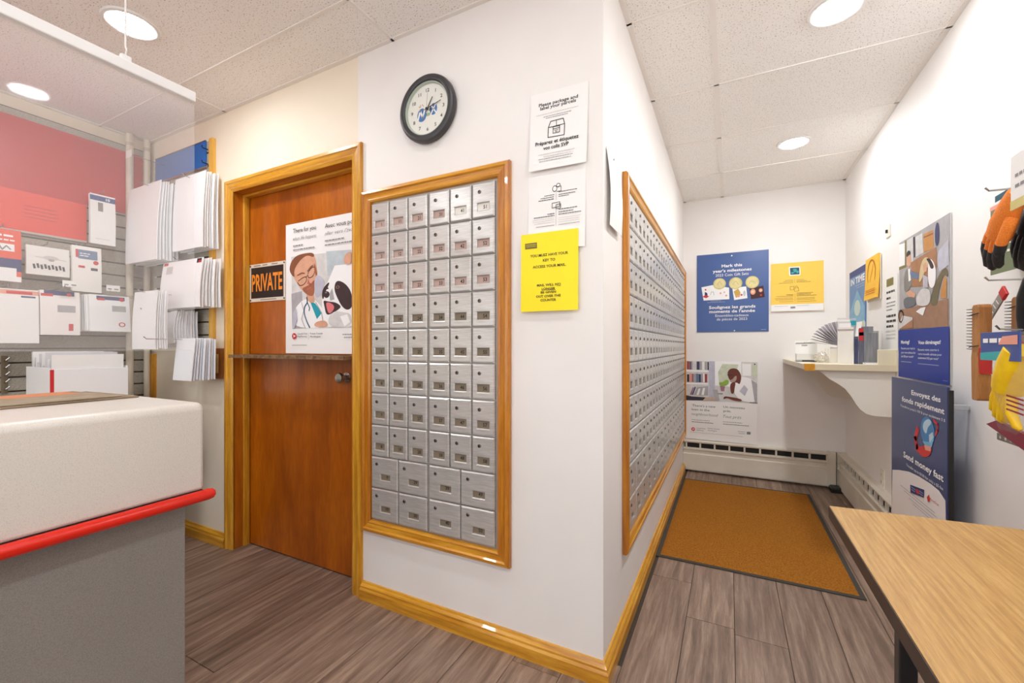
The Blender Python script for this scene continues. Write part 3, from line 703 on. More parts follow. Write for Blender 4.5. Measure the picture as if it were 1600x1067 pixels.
  ('p','photo_pale',[(0.0074,0.1198),(0.44,0.105),(0.44,0.0),(0.0,0.0)]),
  ('p','photo_green',[(0.1982,0.1039),(0.4199,0.1146),(0.4241,0.0618),(0.2137,0.0659)]),
 ],
 'package': [
  ('t', 'ink', 'Please package and', 0.032, 0.1809, 0.234, 0.0134, 'b'),
  ('t', 'ink', 'label your parcels', 0.0378, 0.1739, 0.2212, 0.0134, 'b'),
  ('g','lightgrey',0.0228,0.1831,0.2021,0.0039),
  ('g','grey',0.0519,0.1593,0.1921,0.0034),
  ('g','grey',0.0622,0.1455,0.1856,0.0034),
  ('l','ink',[(0.0719,0.1505),(0.0714,0.1149),(0.1335,0.1124),(0.134,0.1521),(0.0719,0.1505)],0.0028),
  ('l','ink',[(0.0719,0.1505),(0.0803,0.1717),(0.128,0.1728),(0.134,0.1521)],0.0028),
  ('l','ink',[(0.1019,0.1712),(0.1035,0.1523)],0.002),
  ('l','ink',[(0.0905,0.1493),(0.1153,0.1493),(0.1156,0.1266),(0.0907,0.126),(0.0905,0.1493)],0.0022),
  ('l','ink',[(0.0922,0.1416),(0.1146,0.1421)],0.0022),
  ('l','ink',[(0.0971,0.1352),(0.1089,0.1356)],0.0018),
  ('l','ink',[(0.0989,0.1298),(0.1063,0.1303)],0.0018),
  ('t', 'ink', 'Préparez et étiquetez', 0.0231, 0.1873, 0.0913, 0.0148, 'b'),
  ('t', 'ink', 'vos colis SVP', 0.0547, 0.1519, 0.0716, 0.0148, 'b'),
  ('g','lightgrey',0.0371,0.1757,0.0539,0.004),
  ('g','lightgrey',0.0567,0.1693,0.0453,0.004),
  ('g','grey',0.038,0.1679,0.0372,0.0034),
  ('g','grey',0.041,0.1641,0.0286,0.0035),
 ],
 'infographic': [
  ('e','ink',0.1032,0.2191,0.0094,0.0118),
  ('e','white',0.1032,0.2191,0.0069,0.0088),
  ('e','ink',0.1168,0.2295,0.008,0.0077),
  ('e','white',0.1168,0.2295,0.0056,0.0053),
  ('l','ink',[(0.1107,0.2245),(0.1272,0.2251),(0.1273,0.2076),(0.1107,0.2075)],0.002),
  ('l','grey',[(0.1089,0.2042),(0.109,0.1776)],0.001),
  ('l','grey',[(0.1091,0.1421),(0.1093,0.0858)],0.001),
  ('g','ink',0.0633,0.1027,0.1968,0.0036),
  ('g','ink',0.0489,0.1027,0.1893,0.0036),
  ('g','ink',0.0404,0.1027,0.1814,0.0042),
  ('g','ink',0.1187,0.1866,0.2042,0.0035),
  ('g','ink',0.1188,0.1798,0.1943,0.0035),
  ('g','ink',0.1188,0.1563,0.1876,0.0035),
  ('l','ink',[(0.094,0.1675),(0.1232,0.1683),(0.1233,0.1525),(0.0941,0.1496),(0.094,0.1675)],0.002),
  ('l','ink',[(0.109,0.1599),(0.1263,0.1609),(0.1264,0.1463),(0.1091,0.1451),(0.109,0.1599)],0.002),
  ('g','ink',0.0763,0.1029,0.128,0.0042),
  ('g','ink',0.0224,0.103,0.1207,0.0042),
  ('g','lightgrey',0.0171,0.103,0.1125,0.003),
  ('g','lightgrey',0.0184,0.103,0.1051,0.003),
  ('g','lightgrey',0.0238,0.1031,0.0977,0.003),
  ('g','ink',0.0319,0.1031,0.0865,0.0024),
  ('g','ink',0.119,0.1888,0.1405,0.0041),
  ('g','ink',0.1191,0.1743,0.1308,0.0041),
  ('g','ink',0.1191,0.2021,0.1224,0.004),
  ('g','lightgrey',0.1191,0.2011,0.1097,0.0029),
  ('g','lightgrey',0.1192,0.1977,0.1018,0.0029),
  ('g','lightgrey',0.1192,0.1977,0.0948,0.0029),
  ('g','ink',0.1193,0.1978,0.0855,0.0023),
 ],
 'mailnotice': [
  ('p','notesign',[(0.0157,0.2516),(0.0637,0.2518),(0.0644,0.2301),(0.0164,0.2303)]),
  ('g','lightolive',0.0194,0.0608,0.2442,0.0034),
  ('g','lightolive',0.0205,0.0604,0.238,0.0034),
  ('t', 'ink3', 'YOU MUST HAVE YOUR', 0.037, 0.1836, 0.1987, 0.0106, 'b'),
  ('l','ink3',[(0.0687,0.2001),(0.1039,0.2001)],0.0012),
  ('t', 'ink3', 'KEY TO', 0.0878, 0.135, 0.1796, 0.0106, 'b'),
  ('t', 'ink3', 'ACCESS YOUR MAIL.', 0.0478, 0.176, 0.1576, 0.0105, 'b'),
  ('t', 'ink3', 'MAIL WILL NO', 0.065, 0.1569, 0.0901, 0.0098, 'b'),
  ('l','ink3',[(0.1387,0.0878),(0.1569,0.088)],0.0012),
  ('t', 'ink3', 'LONGER', 0.084, 0.1359, 0.0765, 0.0092, 'b'),
  ('l','ink3',[(0.084,0.076),(0.1359,0.075)],0.0012),
  ('t', 'ink3', 'BE GIVEN', 0.0798, 0.1392, 0.0641, 0.0091, 'b'),
  ('t', 'ink3', 'OUT OVER THE', 0.0621, 0.157, 0.0497, 0.0098, 'b'),
  ('t', 'ink3', 'COUNTER', 0.0791, 0.1398, 0.0354, 0.0098, 'b'),
 ],
}
for _v in ART.values():
    for _i in _v:
        if _i[0] == 't': text_geo(_i[2], 'b' in _i[7], 's' in _i[7])
for _n in range(1, 61): text_geo(str(_n), True)

# ================================================================ THE ROOM
# ---- floor with separate vinyl planks
fl = struct(obj('floor', MB().box(XL - .1, XR + .1, YR - .1, YB + .1, -0.06, -0.004), mat('subfloor', (70, 60, 52), 0.9)))
PW, PL = 0.182, 1.22
plank = None
def add_plank(x0, x1, y0, y1):
    mb = MB(); wx, ly = x1 - x0 - 0.0012, y1 - y0 - 0.0012; b = 0.001
    t = 0.004
    mb.add([(-wx/2, -ly/2, -t), (wx/2, -ly/2, -t), (wx/2, ly/2, -t), (-wx/2, ly/2, -t),
            (-wx/2 + b, -ly/2 + b, 0), (wx/2 - b, -ly/2 + b, 0), (wx/2 - b, ly/2 - b, 0), (-wx/2 + b, ly/2 - b, 0)],
           [(0, 3, 2, 1), (4, 5, 6, 7), (0, 1, 5, 4), (1, 2, 6, 5), (2, 3, 7, 6), (3, 0, 4, 7)])
    obj('plank', mb, M_PLANK, fl, ((x0 + x1) / 2, (y0 + y1) / 2, 0))
rp = random.Random(11)
x = XL
while x < XR - 0.01:
    x1 = min(x + PW, XR)
    ye = YB if (x + x1) / 2 > XH else YA + 0.10
    y = YR
    first = rp.uniform(0.3, 1.22)
    while y < ye - 0.01:
        y1 = min(y + first, ye); first = PL
        if ye - y1 < 0.12: y1 = ye
        add_plank(x, x1, y, y1); y = y1
    x = x1

# ---- ceiling: tees and lay-in tiles
ce = struct(obj('ceiling', MB().box(XL - .1, XR + .1, YR - .1, YB + .1, ZC + 0.03, ZC + 0.08), M_TEE))
GX = [-0.06 - 1.26 * k for k in range(0, 3)] + [XR]
xs = sorted([XL] + [g for g in GX if g > XL])
ys = [YR] + [1.19 + 0.6265 * k for k in range(-6, 6) if YR + 0.05 < 1.19 + 0.6265 * k < YB - 0.05] + [YB]
tee = MB()
tw = 0.012
def tee_strip(x0, x1, y0, y1):
    obj('ceiling_tee', MB().box(x0, x1, y0, y1, ZC - 0.0015, ZC + 0.025), M_TEE, ce)
tee_strip(-0.06 - tw, -0.06 + tw, YR, YB)
for g in GX[1:3]: tee_strip(g - tw * .5, g + tw * .5, YR, YA)
for yv in ys[1:-1]:
    tee_strip(XL if yv < YA else XH, XR, yv - tw * .45, yv + tw * .45)
# perimeter wall angle
for a in ((XL, XH, YA - 0.022, YA), (XL, XL + 0.022, YR, YA), (XR - 0.022, XR, YR, YB), (XH, XH + 0.022, YA, YB), (XH, XR, YB - 0.022, YB)):
    tee_strip(*a)
for i in range(len(xs) - 1):
    for j in range(len(ys) - 1):
        x0, x1, y0, y1 = xs[i], xs[i + 1], ys[j], ys[j + 1]
        if y0 >= YA - 0.01 and x1 < -0.3: continue
        pcs = [(x0, x1, y0, y1)]
        if y1 > YA + .01 and x0 < XH < x1:      # tiles cut round the hall corner
            pcs = [(XH, x1, max(y0, YA), y1)]
            if y0 < YA: pcs = [(x0, x1, y0, YA), (XH, x1, YA, y1)]
        elif y0 < YA < y1 and x1 < -0.05: pcs = [(x0, x1, y0, YA)] if x1 < XH else [(x0, x1, y0, YA), (XH, x1, YA, y1)]
        for (a, b, c, d) in pcs:
            if b - a < 0.02 or d - c < 0.02: continue
            obj('ceiling_tile', MB().box(-(b - a) / 2 + .004, (b - a) / 2 - .004, -(d - c) / 2 + .004, (d - c) / 2 - .004, 0, 0.018), M_TILE, ce, ((a + b) / 2, (c + d) / 2, ZC + 0.003))

# ---- walls
DX0, DX1, DZ = -2.50, -1.57, 2.02        # door opening
def wallbox(name, *a, m=M_WALL):
    return struct(obj(name, MB().box(*a), m))
wf = MB()
wf.box(XL - .1, DX0 - .02, YA, YA + .16, 0, ZC + .03); wf.box(DX0 - .02, DX1 + .02, YA, YA + .16, DZ + .02, ZC + .03); wf.box(DX1 + .02, -1.535, YA, YA + .16, 0, ZC + .03)
struct(obj('wall_front', wf, M_CREAM))
wallbox('wall_front_mailbox', -1.535, XH, YA - .004, YA + .16, 0, ZC + .03)
wallbox('wall_hall', XH - .12, XH, YA + .16, YB, 0, ZC + .03)
wallbox('wall_back', XH - .12, XR + .1, YB, YB + .1, 0, ZC + .03)
wallbox('wall_right', XR, XR + .1, YR - .1, YB, 0, ZC + .03)
wallbox('wall_left', XL - .1, XL, YR - .1, YA, 0, ZC + .03, m=M_CREAM)
# rear wall of the shop, with an unseen window added for soft fill light
wr = MB()
WX0, WX1, WZ0, WZ1 = -3.1, .5, .40, 2.25
wr.box(XL, WX0, YR - .1, YR, 0, ZC + .03); wr.box(WX1, XR, YR - .1, YR, 0, ZC + .03); wr.box(WX0, WX1, YR - .1, YR, 0, WZ0); wr.box(WX0, WX1, YR - .1, YR, WZ1, ZC + .03)
struct(obj('wall_rear', wr, M_WALL))
win = struct(empty('fill_window_1', (WX0, YR, WZ0)))
M_FR = mat('fill_window_frame_white', (228, 226, 220), .4)
for k in range(4):
    xx = k * (WX1 - WX0) / 3
    obj('mullion', MB().rbox(xx - .03, xx + .03, -.08, -.02, 0, WZ1 - WZ0, .003), M_FR, win)
    if k < 3: obj('pane', MB().box(xx + .03, xx + (WX1 - WX0) / 3 - .03, -.053, -.048, .04, WZ1 - WZ0 - .04), clear_mat('fill_window_glass_%d' % k, 0.0, 0.04), win)
for zz in (.02, WZ1 - WZ0 - .02): obj('rail', MB().rbox(0, WX1 - WX0, -.08, -.02, zz - .02, zz + .02, .003), M_FR, win)
wallbox('wall_door_back', DX0 - .1, DX1 + .1, YA + .16, YA + .2, 0, DZ + .1, m=M_CREAM)

# ---- skirting boards (moulded oak), heaters
BP = [(0, 0), (.024, 0), (.024, .044), (.018, .052), (.018, .060), (.010, .068), (.006, .076), (0, .076)]
def skirting(name, p0, p1, nrm, m0=0, m1=0, m=None):
    """moulded board from p0 to p1 on a wall with outward normal nrm; m0/m1 = mitre sign at the ends"""
    d = (Vector(p1) - Vector(p0)); L = d.length; d.normalize(); n = Vector(nrm)
    vs = []
    for e, mi in ((0, m0), (1, m1)):
        for o_, z in BP:
            p = Vector(p0) + d * (L * e + mi * o_) + n * o_
            vs.append((p.x, p.y, z))
    k = len(BP)
    mb = MB().add(vs, [[i, (i + 1) % k, k + (i + 1) % k, k + i] for i in range(k)] + [list(range(k)), list(range(k, 2 * k))])
    return struct(obj(name, mb, m or M_OAKX))
skirting('baseboard_front', (-1.503, YA - .004), (XH, YA - .004), (0, -1), 0, 1)
skirting('baseboard_hall', (XH, YA - .004), (XH, YB - .065), (1, 0), -1, 0, m=wood('varnished_oak_along', (190, 126, 24), (228, 170, 54), 'y', 0.28, 10, coat=0.3))
skirting('baseboard_front_left', (XL, YA), (-2.568, YA), (0, -1), 0, 0)

# door casing, jamb, leaves
CP = [(0, 0), (0, .014), (.004, .020), (.018, .021), (.024, .016), (.046, .013), (.052, .015), (.060, .012), (.067, .008), (.067, 0)]
def rails(x0, x1, z0, z1, prof, y, parent, mv, mh, name='frame_rail', open_bottom=False):
    def ring(t, d):
        zb = z0 if open_bottom else z0 + t
        return [(x0 + t, y - d, zb), (x1 - t, y - d, zb), (x1 - t, y - d, z1 - t), (x0 + t, y - d, z1 - t)]
    R = [ring(t, d) for t, d in prof]
    k = len(prof)
    for a, b, m in ((0, 1, mh), (1, 2, mv), (2, 3, mh), (3, 0, mv)):
        if open_bottom and a == 0: continue
        vs = [r[a] for r in R] + [r[b] for r in R]
        mb = MB().add(vs, [[i, (i + 1) % k, k + (i + 1) % k, k + i] for i in range(k)] + [list(range(k)), list(range(k, 2 * k))])
        obj(name, mb, m, parent)
tr = struct(empty('trim_1', (0, 0, 0)))
rails(DX0 - .067, DX1 + .067, 0, DZ + .067, CP, YA - .001, tr, M_OAK, M_OAKX, 'casing', True)
JY = YA + .082
obj('jamb', MB().box(DX0 - .02, DX0, YA - .004, YA + .15, 0, DZ + .02), M_OAKD, tr)
obj('jamb', MB().box(DX1, DX1 + .02, YA - .004, YA + .15, 0, DZ + .02), M_OAKD, tr)
obj('jamb', MB().box(DX0, DX1, YA - .004, YA + .15, DZ, DZ + .02), wood('varnished_pine_head', (162, 88, 12), (196, 116, 22), 'x', 0.3, 10), tr)
obj('door_stop', MB().rbox(DX0, DX0 + .012, JY - .036, JY - .003, 0, DZ, .002), M_OAK, tr)
obj('door_stop', MB().rbox(DX1 - .012, DX1, JY - .036, JY - .003, 0, DZ, .002), M_OAK, tr)
obj('door_stop', MB().rbox(DX0 + .012, DX1 - .012, JY - .036, JY - .003, DZ - .012, DZ, .002), M_OAKX, tr)
door = struct(empty('door_1', (-2.035, JY, 0)))
W2 = (DX1 - DX0) / 2 - .003
obj('upper_leaf', MB().rbox(-W2, W2, 0, .04, 1.105, DZ - .004, .002), M_DOOR, door)
obj('lower_leaf', MB().rbox(-W2, W2, 0, .04, .006, 1.085, .002), M_DOOR, door)
led = MB().prism([(-W2 + .014, -.004), (W2 - .014, -.004), (W2 - .014, -.125), (-W2 + .014, -.125)], 1.086, 1.104, 'z')
lo = obj('ledge', led, mat('worn_chipboard_ledge', (150, 118, 82), 0.7, var=(92, 66, 40), scale=60, bump=0.4), door)
lo['label'] = 'worn chipboard ledge across the door'
kn = MB().lathe([(.026, 0), (.026, -.008), (.012, -.012), (.011, -.03), (.022, -.036), (.026, -.048), (.022, -.058), (.006, -.06)], 20, 'y', (W2 - .125, 0, .995))
ko = obj('door_knob', kn, M_STEEL, door, smooth=True); ko['label'] = 'round satin steel knob'

# hall heaters
def heater(name, L, loc, rz, label, gaps, cap_end):
    r = tag(empty(name, loc, rz), label, 'heater')
    prof = [(0, .016), (-.055, .016), (-.060, .024), (-.060, .165), (-.050, .172), (-.050, .20), (-.060, .206), (-.060, .216), (-.046, .216), (-.046, .222), (-.020, .222), (-.020, .262), (-.046, .266), (-.052, .272), (-.052, .282), (-.03, .290), (0, .290)]
    obj('cover', MB().prism([(p[0], p[1]) for p in prof], 0, L, 'x'), M_HEAT, r)
    obj('dark_slot', MB().box(0.012, L - .012, -.034, -.0205, .2225, .2615), M_DARK, r)
    x = 0.02; i = 0
    while x < L - .03:
        obj('fin_divider', MB().box(x, x + .014, -.050, -.034, .2165, .266), M_HEAT, r)
        x += gaps; i += 1
    obj('end_cap', MB().rbox(cap_end[0], cap_end[1], -.066, 0, .012, .294, .004), M_HEAT, r)
    return r
heater('baseboard_heater', 1.145, (XH + .002, YB, 0), 0, 'long white baseboard heater along the far hall wall below the posters', .118, (1.09, 1.145))
heater('baseboard_heater', 2.2, (XR, YB - .002, 0), -PI / 2, 'white baseboard heater along the right wall beneath the shelf', .105, (0, .05))

# ================================================================ CEILING DOWNLIGHTS
def downlight(x, y, label, power=1.0):
    r = tag(empty('downlight', (x, y, ZC + .003)), label, 'light', 'round ceiling downlights')
    obj('trim_ring', MB().lathe([(.074, .0), (.076, -.007), (.084, -.009), (.094, -.007), (.097, 0)], 32, cap=False), mat('white_trim', (240, 240, 238), 0.4), r, smooth=True)
    obj('diffuser', MB().lathe([(.073, -.001), (.071, -.008), (.060, -.012), (.040, -.015), (.004, -.016)], 32), emit('downlight_diffuser', LAMP_COL, LAMP * power), r)
downlight(.378, 2.11, 'round ceiling downlight nearer the camera in the narrow hall', 1.65)
downlight(.378, 3.37, 'round ceiling downlight nearest the far hall wall', 1.6)
downlight(-2.23, .875, 'round ceiling downlight above the service counter', 1.2)
for px_, py_, lb, *pw in ((-.93, .86, 'round ceiling downlight in front of the framed mailboxes and clock', .25), (.378, .86, 'round ceiling downlight above the folding table', 1.4), (-2.23, -.42, 'round ceiling downlight over the middle of the service counter'),
    (-.93, -.42, 'round ceiling downlight in the middle of the shop floor', 1.1), (.378, -.42, 'round ceiling downlight by the near end of the folding table'), (-2.23, -1.7, 'round ceiling downlight by the rear wall, counter side'),
    (-.93, -1.7, 'round ceiling downlight by the middle of the rear wall'), (.378, -1.7, 'round ceiling downlight by the rear wall, right wall side')):
    downlight(px_, py_, lb, *pw)

# ================================================================ MAILBOX BANKS
def door_mesh(w_, h_, wx0, wx1, wz0, wz1):
    """bevelled metal door with a recessed number window; lower left at origin, front towards -y"""
    t, b = .014, .005
    mb = MB()
    o0 = [(0, 0), (w_, 0), (w_, h_), (0, h_)]
    o1 = [(b, b), (w_ - b, b), (w_ - b, h_ - b), (b, h_ - b)]
    hl = [(wx0, wz0), (wx1, wz0), (wx1, wz1), (wx0, wz1)]
    e = .003
    hm = [(wx0 - e, wz0 - e), (wx1 + e, wz0 - e), (wx1 + e, wz1 + e), (wx0 - e, wz1 + e)]
    def R(p, y): return [(a, y, c) for a, c in p]
    vs = R(o0, 0) + R(o0, -t + .004) + R(o1, -t) + R(hm, -t) + R(hl, -t + .002) + R(hl, -t + .008)
    fs = []
    for k in range(5):
        for i in range(4):
            fs.append([k * 4 + i, k * 4 + (i + 1) % 4, (k + 1) * 4 + (i + 1) % 4, (k + 1) * 4 + i])
    mb.add(vs, fs)
    return mb
LOCK = None
def bank(name, loc, rz, label, ow, z0, z1, inner0, pitch, gaps, numbers):
    """one wall bank: mitred oak frame, face frame, rows of doors. gaps = column starts in local x"""
    global LOCK
    r = tag(empty(name, loc, rz), label, 'mailboxes')
    prof = [(0, 0), (0, .016), (.005, .022), (.016, .024), (.022, .019), (.040, .017), (.046, .019), (.052, .015), (.055, .006), (.055, 0)]
    rails(0, ow, z0, z1, prof, 0, r, M_OAKV2, M_OAKX2)
    n = len(gaps)
    xi0, xi1 = .054, ow - .054
    obj('face_frame', MB().box(xi0, xi1, -.002, .0, z0 + .054, z1 - .054), M_METALF, r)
    zb = z0 + .063; ph = (z1 - z0 - .126) / 10
    gw, gh = pitch - .005, ph - .005
    sm = lg = None; lk = None; cd = None
    for row in range(10):           # 0 = top
        z = zb + (9 - row) * ph + .0025
        if row < 8:
            cells = [(gx, gw) for gx in gaps]
        else:
            cells = []
            for k in range(0, n, 3):
                a = gaps[k]; wl = (gaps[k + 2] + pitch - a) / 2
                cells += [(a, wl - .005), (a + wl, wl - .005)]
        for ci, (gx, wd) in enumerate(cells):
            small = row < 8
            if small:
                wx0, wx1, wz0, wz1 = .22 * wd, .78 * wd, .20 * gh, .42 * gh; lx, lz = .34 * wd, .74 * gh
            else:
                wx0, wx1, wz0, wz1 = .36 * wd, .72 * wd, .27 * gh, .46 * gh; lx, lz = .22 * wd, .78 * gh
            src = sm if small else lg
            if src is None:
                d = obj('mailbox_door', door_mesh(wd, gh, wx0, wx1, wz0, wz1), M_METAL, r, (gx, -.002, z))
                if small: sm = d
                else: lg = d
            else:
                d = inst(src, r, (gx, -.002, z))
            key = 'c%d' % small
            cm = M_CARDW if (numbers and row == 0 and ci >= 4) else M_CARDP if (numbers and row < 3) else M_CARD
            k2 = (small, cm.name)
            if k2 not in CARDS.setdefault(name + str(loc), {}):
                CARDS[name + str(loc)][k2] = obj('number_card', MB().add([(wx0 - .0005, -.0075, wz0 - .0005), (wx1 + .0005, -.0075, wz0 - .0005), (wx1 + .0005, -.0075, wz1 + .0005), (wx0 - .0005, -.0075, wz1 + .0005)], [(0, 1, 2, 3)]), cm, d)
            else:
                inst(CARDS[name + str(loc)][k2], d, (0, 0, 0))
            if LOCK is None:
                lm = MB().lathe([(.0075, 0), (.0075, -.002), (.006, -.0035), (.001, -.0036)], 14, 'y')
                lm.box(-.0011, .0011, -.0042, -.003, -.0045, .0045, 1); lm.lathe([(.0032, -.0036), (.0030, -.0041)], 10, 'y', mi=1)
                LOCK = obj('lock', lm, [mat('lock_barrel', (120, 116, 110), 0.4, 0.9), M_DARK], d, (lx, -.014, lz))
            else:
                inst(LOCK, d, (lx, -.014, lz))
            if numbers:
                nb = numbers(row, ci)
                tm = MB(); cx = (wx0 + wx1) / 2 + .006
                text_c(tm, nb, cx, wz0 + .008, .016, -.0078, 0, True, .85)
                obj('lettering', tm, M_INK, d)
    return r
CARDS = {}
M_OAKV2 = wood('oak_frame_stile', (168, 96, 14), (208, 138, 34), 'z', 0.28, 10, coat=0.3)
M_OAKX2 = wood('oak_frame_rail', (184, 116, 20), (226, 164, 52), 'x', 0.28, 10, coat=0.3)
def num_a(row, ci):
    if row < 8: return str(ci * 10 + row + 1)
    return str([[9, 29, 39, 49], [10, 30, 40, 50]][row - 8][ci])
bank('mailbox_bank', (-1.497, YA - .005, 0), 0, 'six-column bank of numbered aluminium mailboxes in an oak frame beside the brown door', .760, .313, 1.852, .06, .1045,
     [.061, .1665, .272, .3835, .489, .5945], num_a)
hx = [.058 + .1005 * k for k in range(15)] + [.058 + .1005 * 15 + .012 + .1005 * k for k in range(9)]
bank('mailbox_bank', (XH + .001, 1.735, 0), PI / 2, 'long oak-framed bank of aluminium mailboxes on the hall side wall', 2.56, .313, 1.852, .06, .1005, hx, None)

# ================================================================ WALL CLOCK
ck = tag(empty('wall_clock', (-1.120, YA - .005, 2.136)), 'round wall clock with dark grey rim above the framed mailboxes', 'clock')
M_RIM = mat('dark_grey_clock_rim', (58, 57, 60), 0.4)
obj('rim', MB().lathe([(.134, 0), (.139, -.010), (.139, -.022), (.136, -.030), (.128, -.034), (.116, -.033), (.110, -.028), (.106, -.014), (.106, -.002)], 56, 'y', cap=False), M_RIM, ck, smooth=True)
obj('inner_ring', MB().lathe([(.1095, -.016), (.1095, -.027), (.107, -.027), (.104, -.0165)], 56, 'y', cap=False), mat('pale_green_ring', (176, 192, 178), 0.3), ck, smooth=True)
fc = obj('clock_face', MB().lathe([(.108, -.008), (.108, -.016)], 56, 'y'), mat('clock_face_white', (238, 238, 230), 0.5), ck)
nm = MB()
for k in range(1, 13):
    a = k * PI / 6
    text_c(nm, str(k), .081 * math.sin(a), .081 * math.cos(a) - .008, .016, -.0164, 0, True)
obj('lettering', nm, M_INK, fc)
lg = MB()
lg.ell(-.030, -.018, .024, .028, -.0163, 0); lg.ell(.030, -.006, .019, .024, -.0163, 0)
lg.line([(-.05, -.035), (-.038, .002), (-.026, -.030), (-.012, .008)], .008, -.0166, 1); lg.line([(.018, .012), (.044, -.024)], .006, -.0166, 1); lg.line([(.042, .014), (.018, -.024)], .006, -.0166, 1)
lg.ell(.003, -.022, .012, .007, -.0163, 2); lg.ell(.012, -.004, .008, .006, -.0163, 2)
lg.line([(-.045, .022), (-.04, .016)], .004, -.0163, 3); lg.line([(-.036, .026), (-.036, .018)], .004, -.0163, 2); lg.line([(-.028, .026), (-.022, .018)], .004, -.0163, 4)
obj('print', lg, [mat('logo_blue', (24, 108, 176), 0.5), pal('white'), mat('logo_green', (150, 180, 146), 0.5), mat('logo_orange', (220, 150, 110), 0.5), mat('logo_pink', (220, 150, 150), 0.5)], fc)
def hand(a, L, wd, y, name, m):
    mb = MB().poly([(-wd / 2, -.012), (wd / 2, -.012), (wd * .35, L), (-wd * .35, L)], y).poly([(-wd / 2, -.012), (wd / 2, -.012), (wd * .35, L), (-wd * .35, L)], y - .0008)
    mb = MB().prism([(-wd / 2, -.012), (wd / 2, -.012), (wd * .35, L), (-wd * .35, L)], y, y - .0008, 'y')
    o = obj(name, mb, m, ck); o.rotation_euler = (0, a, 0)
hand(math.radians(32), .052, .005, -.020, 'hour_hand', M_INK)
hand(math.radians(76), .074, .004, -.022, 'minute_hand', M_INK)
hand(math.radians(5), .070, .0012, -.024, 'second_hand', mat('second_hand_grey', (150, 150, 146), 0.4))
obj('hub', MB().lathe([(.005, -.017), (.005, -.026), (.001, -.027)], 14, 'y'), M_INK, ck)
obj('glass', MB().lathe([(.109, -.0285), (.109, -.0292)], 40, 'y'), clear_mat('clock_glass', 0.02, 0.04), ck)

# ================================================================ NOTICES AND POSTERS
def poster(name, label, cat, loc, rz, w_, h_, rgb, art=None, t=.0016, bend=0.0, curl=0.0, group=None, rough=.6, pins=(), ry=0.0):
    o = obj(name, sheet_mesh(w_, h_, t, bend, curl), mat('sheet_%d_%d_%d' % rgb, rgb, rough), None, loc, rz)
    tag(o, label, cat, group)
    if ry: o.rotation_euler = (0, ry, rz)
    kids = []
    if art: kids = draw(art, o, y=-t - .0004)
    if bend or curl:
        for k_ in kids:
            for v in k_.data.vertices:
                f = min(max(v.co.z / h_, 0), 1)
                n = 6; j = min(int(f * n), n - 1); f0, f1 = j / n, (j + 1) / n
                yy = lambda q: -bend * math.sin(PI * q) - curl * (1 - q) ** 2
                v.co.y += yy(f0) + (yy(f1) - yy(f0)) * (f - f0) * n
    for (px, pz, rad) in pins:
        obj('pin', MB().lathe([(rad, 0), (rad * .9, -.002), (.0005, -.003)], 10, 'y', (px, -t - .003, pz)), mat('pin_grey', (150, 148, 140), 0.3, 0.5), o)
    return o
Yw = YA - .0045
poster('notice', 'white notice reading Please package and label your parcels, highest sheet beside the clock', 'notice', (-.658, Yw - .003, 1.79), 0, .217, .283, (242, 241, 239), 'package', curl=.010, ry=math.radians(1.0))
poster('notice', 'white bilingual icon notice pinned between the parcel notice and the yellow sheet', 'notice', (-.664, Yw, 1.498), 0, .217, .287, (243, 242, 240), 'infographic', curl=.008)
poster('notice', 'bright yellow notice about needing a key to access mail', 'notice', (-.690, Yw - .0105, 1.277), 0, .220, .285, (255, 232, 4), 'mailnotice', curl=.004, rough=.5)
# paper round the corner on the hall wall
p_ = poster('paper_sheet', 'white sheet curling off the hall wall just before the long mailbox bank', 'paper', (XH + .002, 1.478, 1.572), PI / 2, .18, .275, (238, 238, 236), None, bend=.012, curl=.012, pins=((.09, .262, .004),))
# far hall wall
poster('poster', 'blue poster of coin gift sets on the far hall wall', 'poster', (-.269, YB - .0025, 1.279), 0, .570, .707, (62, 92, 152), 'coin', t=.004, rough=.28)
poster('notice', 'amber yellow bilingual notice with white foot beside the blue coin poster', 'notice', (.317, YB - .002, 1.447), 0, .372, .41, (250, 205, 84), 'ynotice', curl=.012)
poster('poster', 'poster of a man at a laptop standing above the far heater', 'poster', (-.368, YB - .006, .296), 0, .575, .718, (240, 239, 237), 'man', t=.004, rough=.4, ry=math.radians(.4))
# right wall
poster('poster', 'narrow blue poster headed IN TIME behind the brochures on the right wall', 'poster', (XR - .002, 4.15, 1.215), -PI / 2, .44, .50, (72, 128, 186), 'intime', t=.003, rough=.4)
poster('poster', 'tall poster of a couple with a dog among moving boxes, blue foot', 'poster', (XR - .002, 3.057, .985), -PI / 2, .612, .728, (200, 200, 200), 'moving', t=.003, rough=.35)
poster('notice', 'white notice with an olive heading beside the moving boxes poster', 'notice', (XR - .002, 3.295, 1.125), -PI / 2, .205, .43, (240, 240, 236), None)
nt_ = bpy.context.scene.objects[-1] if False else [o for o in C.objects if o.get('label', '').startswith('white notice with an olive')][0]
draw('x', nt_, y=-.0022, items=[('p', 'olive', [(.02, .375), (.14, .375), (.14, .42), (.02, .42)]), ('g', 'ink', .02, .16, .335, .020), ('g', 'ink', .02, .10, .300, .020), ('g', 'grey', .02, .17, .275, .010), ('g', 'grey', .02, .17, .255, .010), ('g', 'grey', .02, .12, .235, .010),
     ('g', 'ink', .02, .18, .195, .02), ('g', 'ink', .02, .18, .165, .02), ('g', 'ink', .02, .14, .135, .02), ('g', 'lightgrey', .02, .18, .11, .010), ('g', 'lightgrey', .02, .18, .09, .010), ('g', 'lightgrey', .02, .17, .07, .010)])
yp = tag(empty('notepad', (XR - .004, 3.645, 1.455), -PI / 2), 'thick amber pad of forms with a red oval on the right wall', 'notepad')
obj('backing', MB().rbox(-.004, .272, -.004, 0, -.012, .272, .001), mat('pad_backing', (232, 226, 206), 0.7), yp)
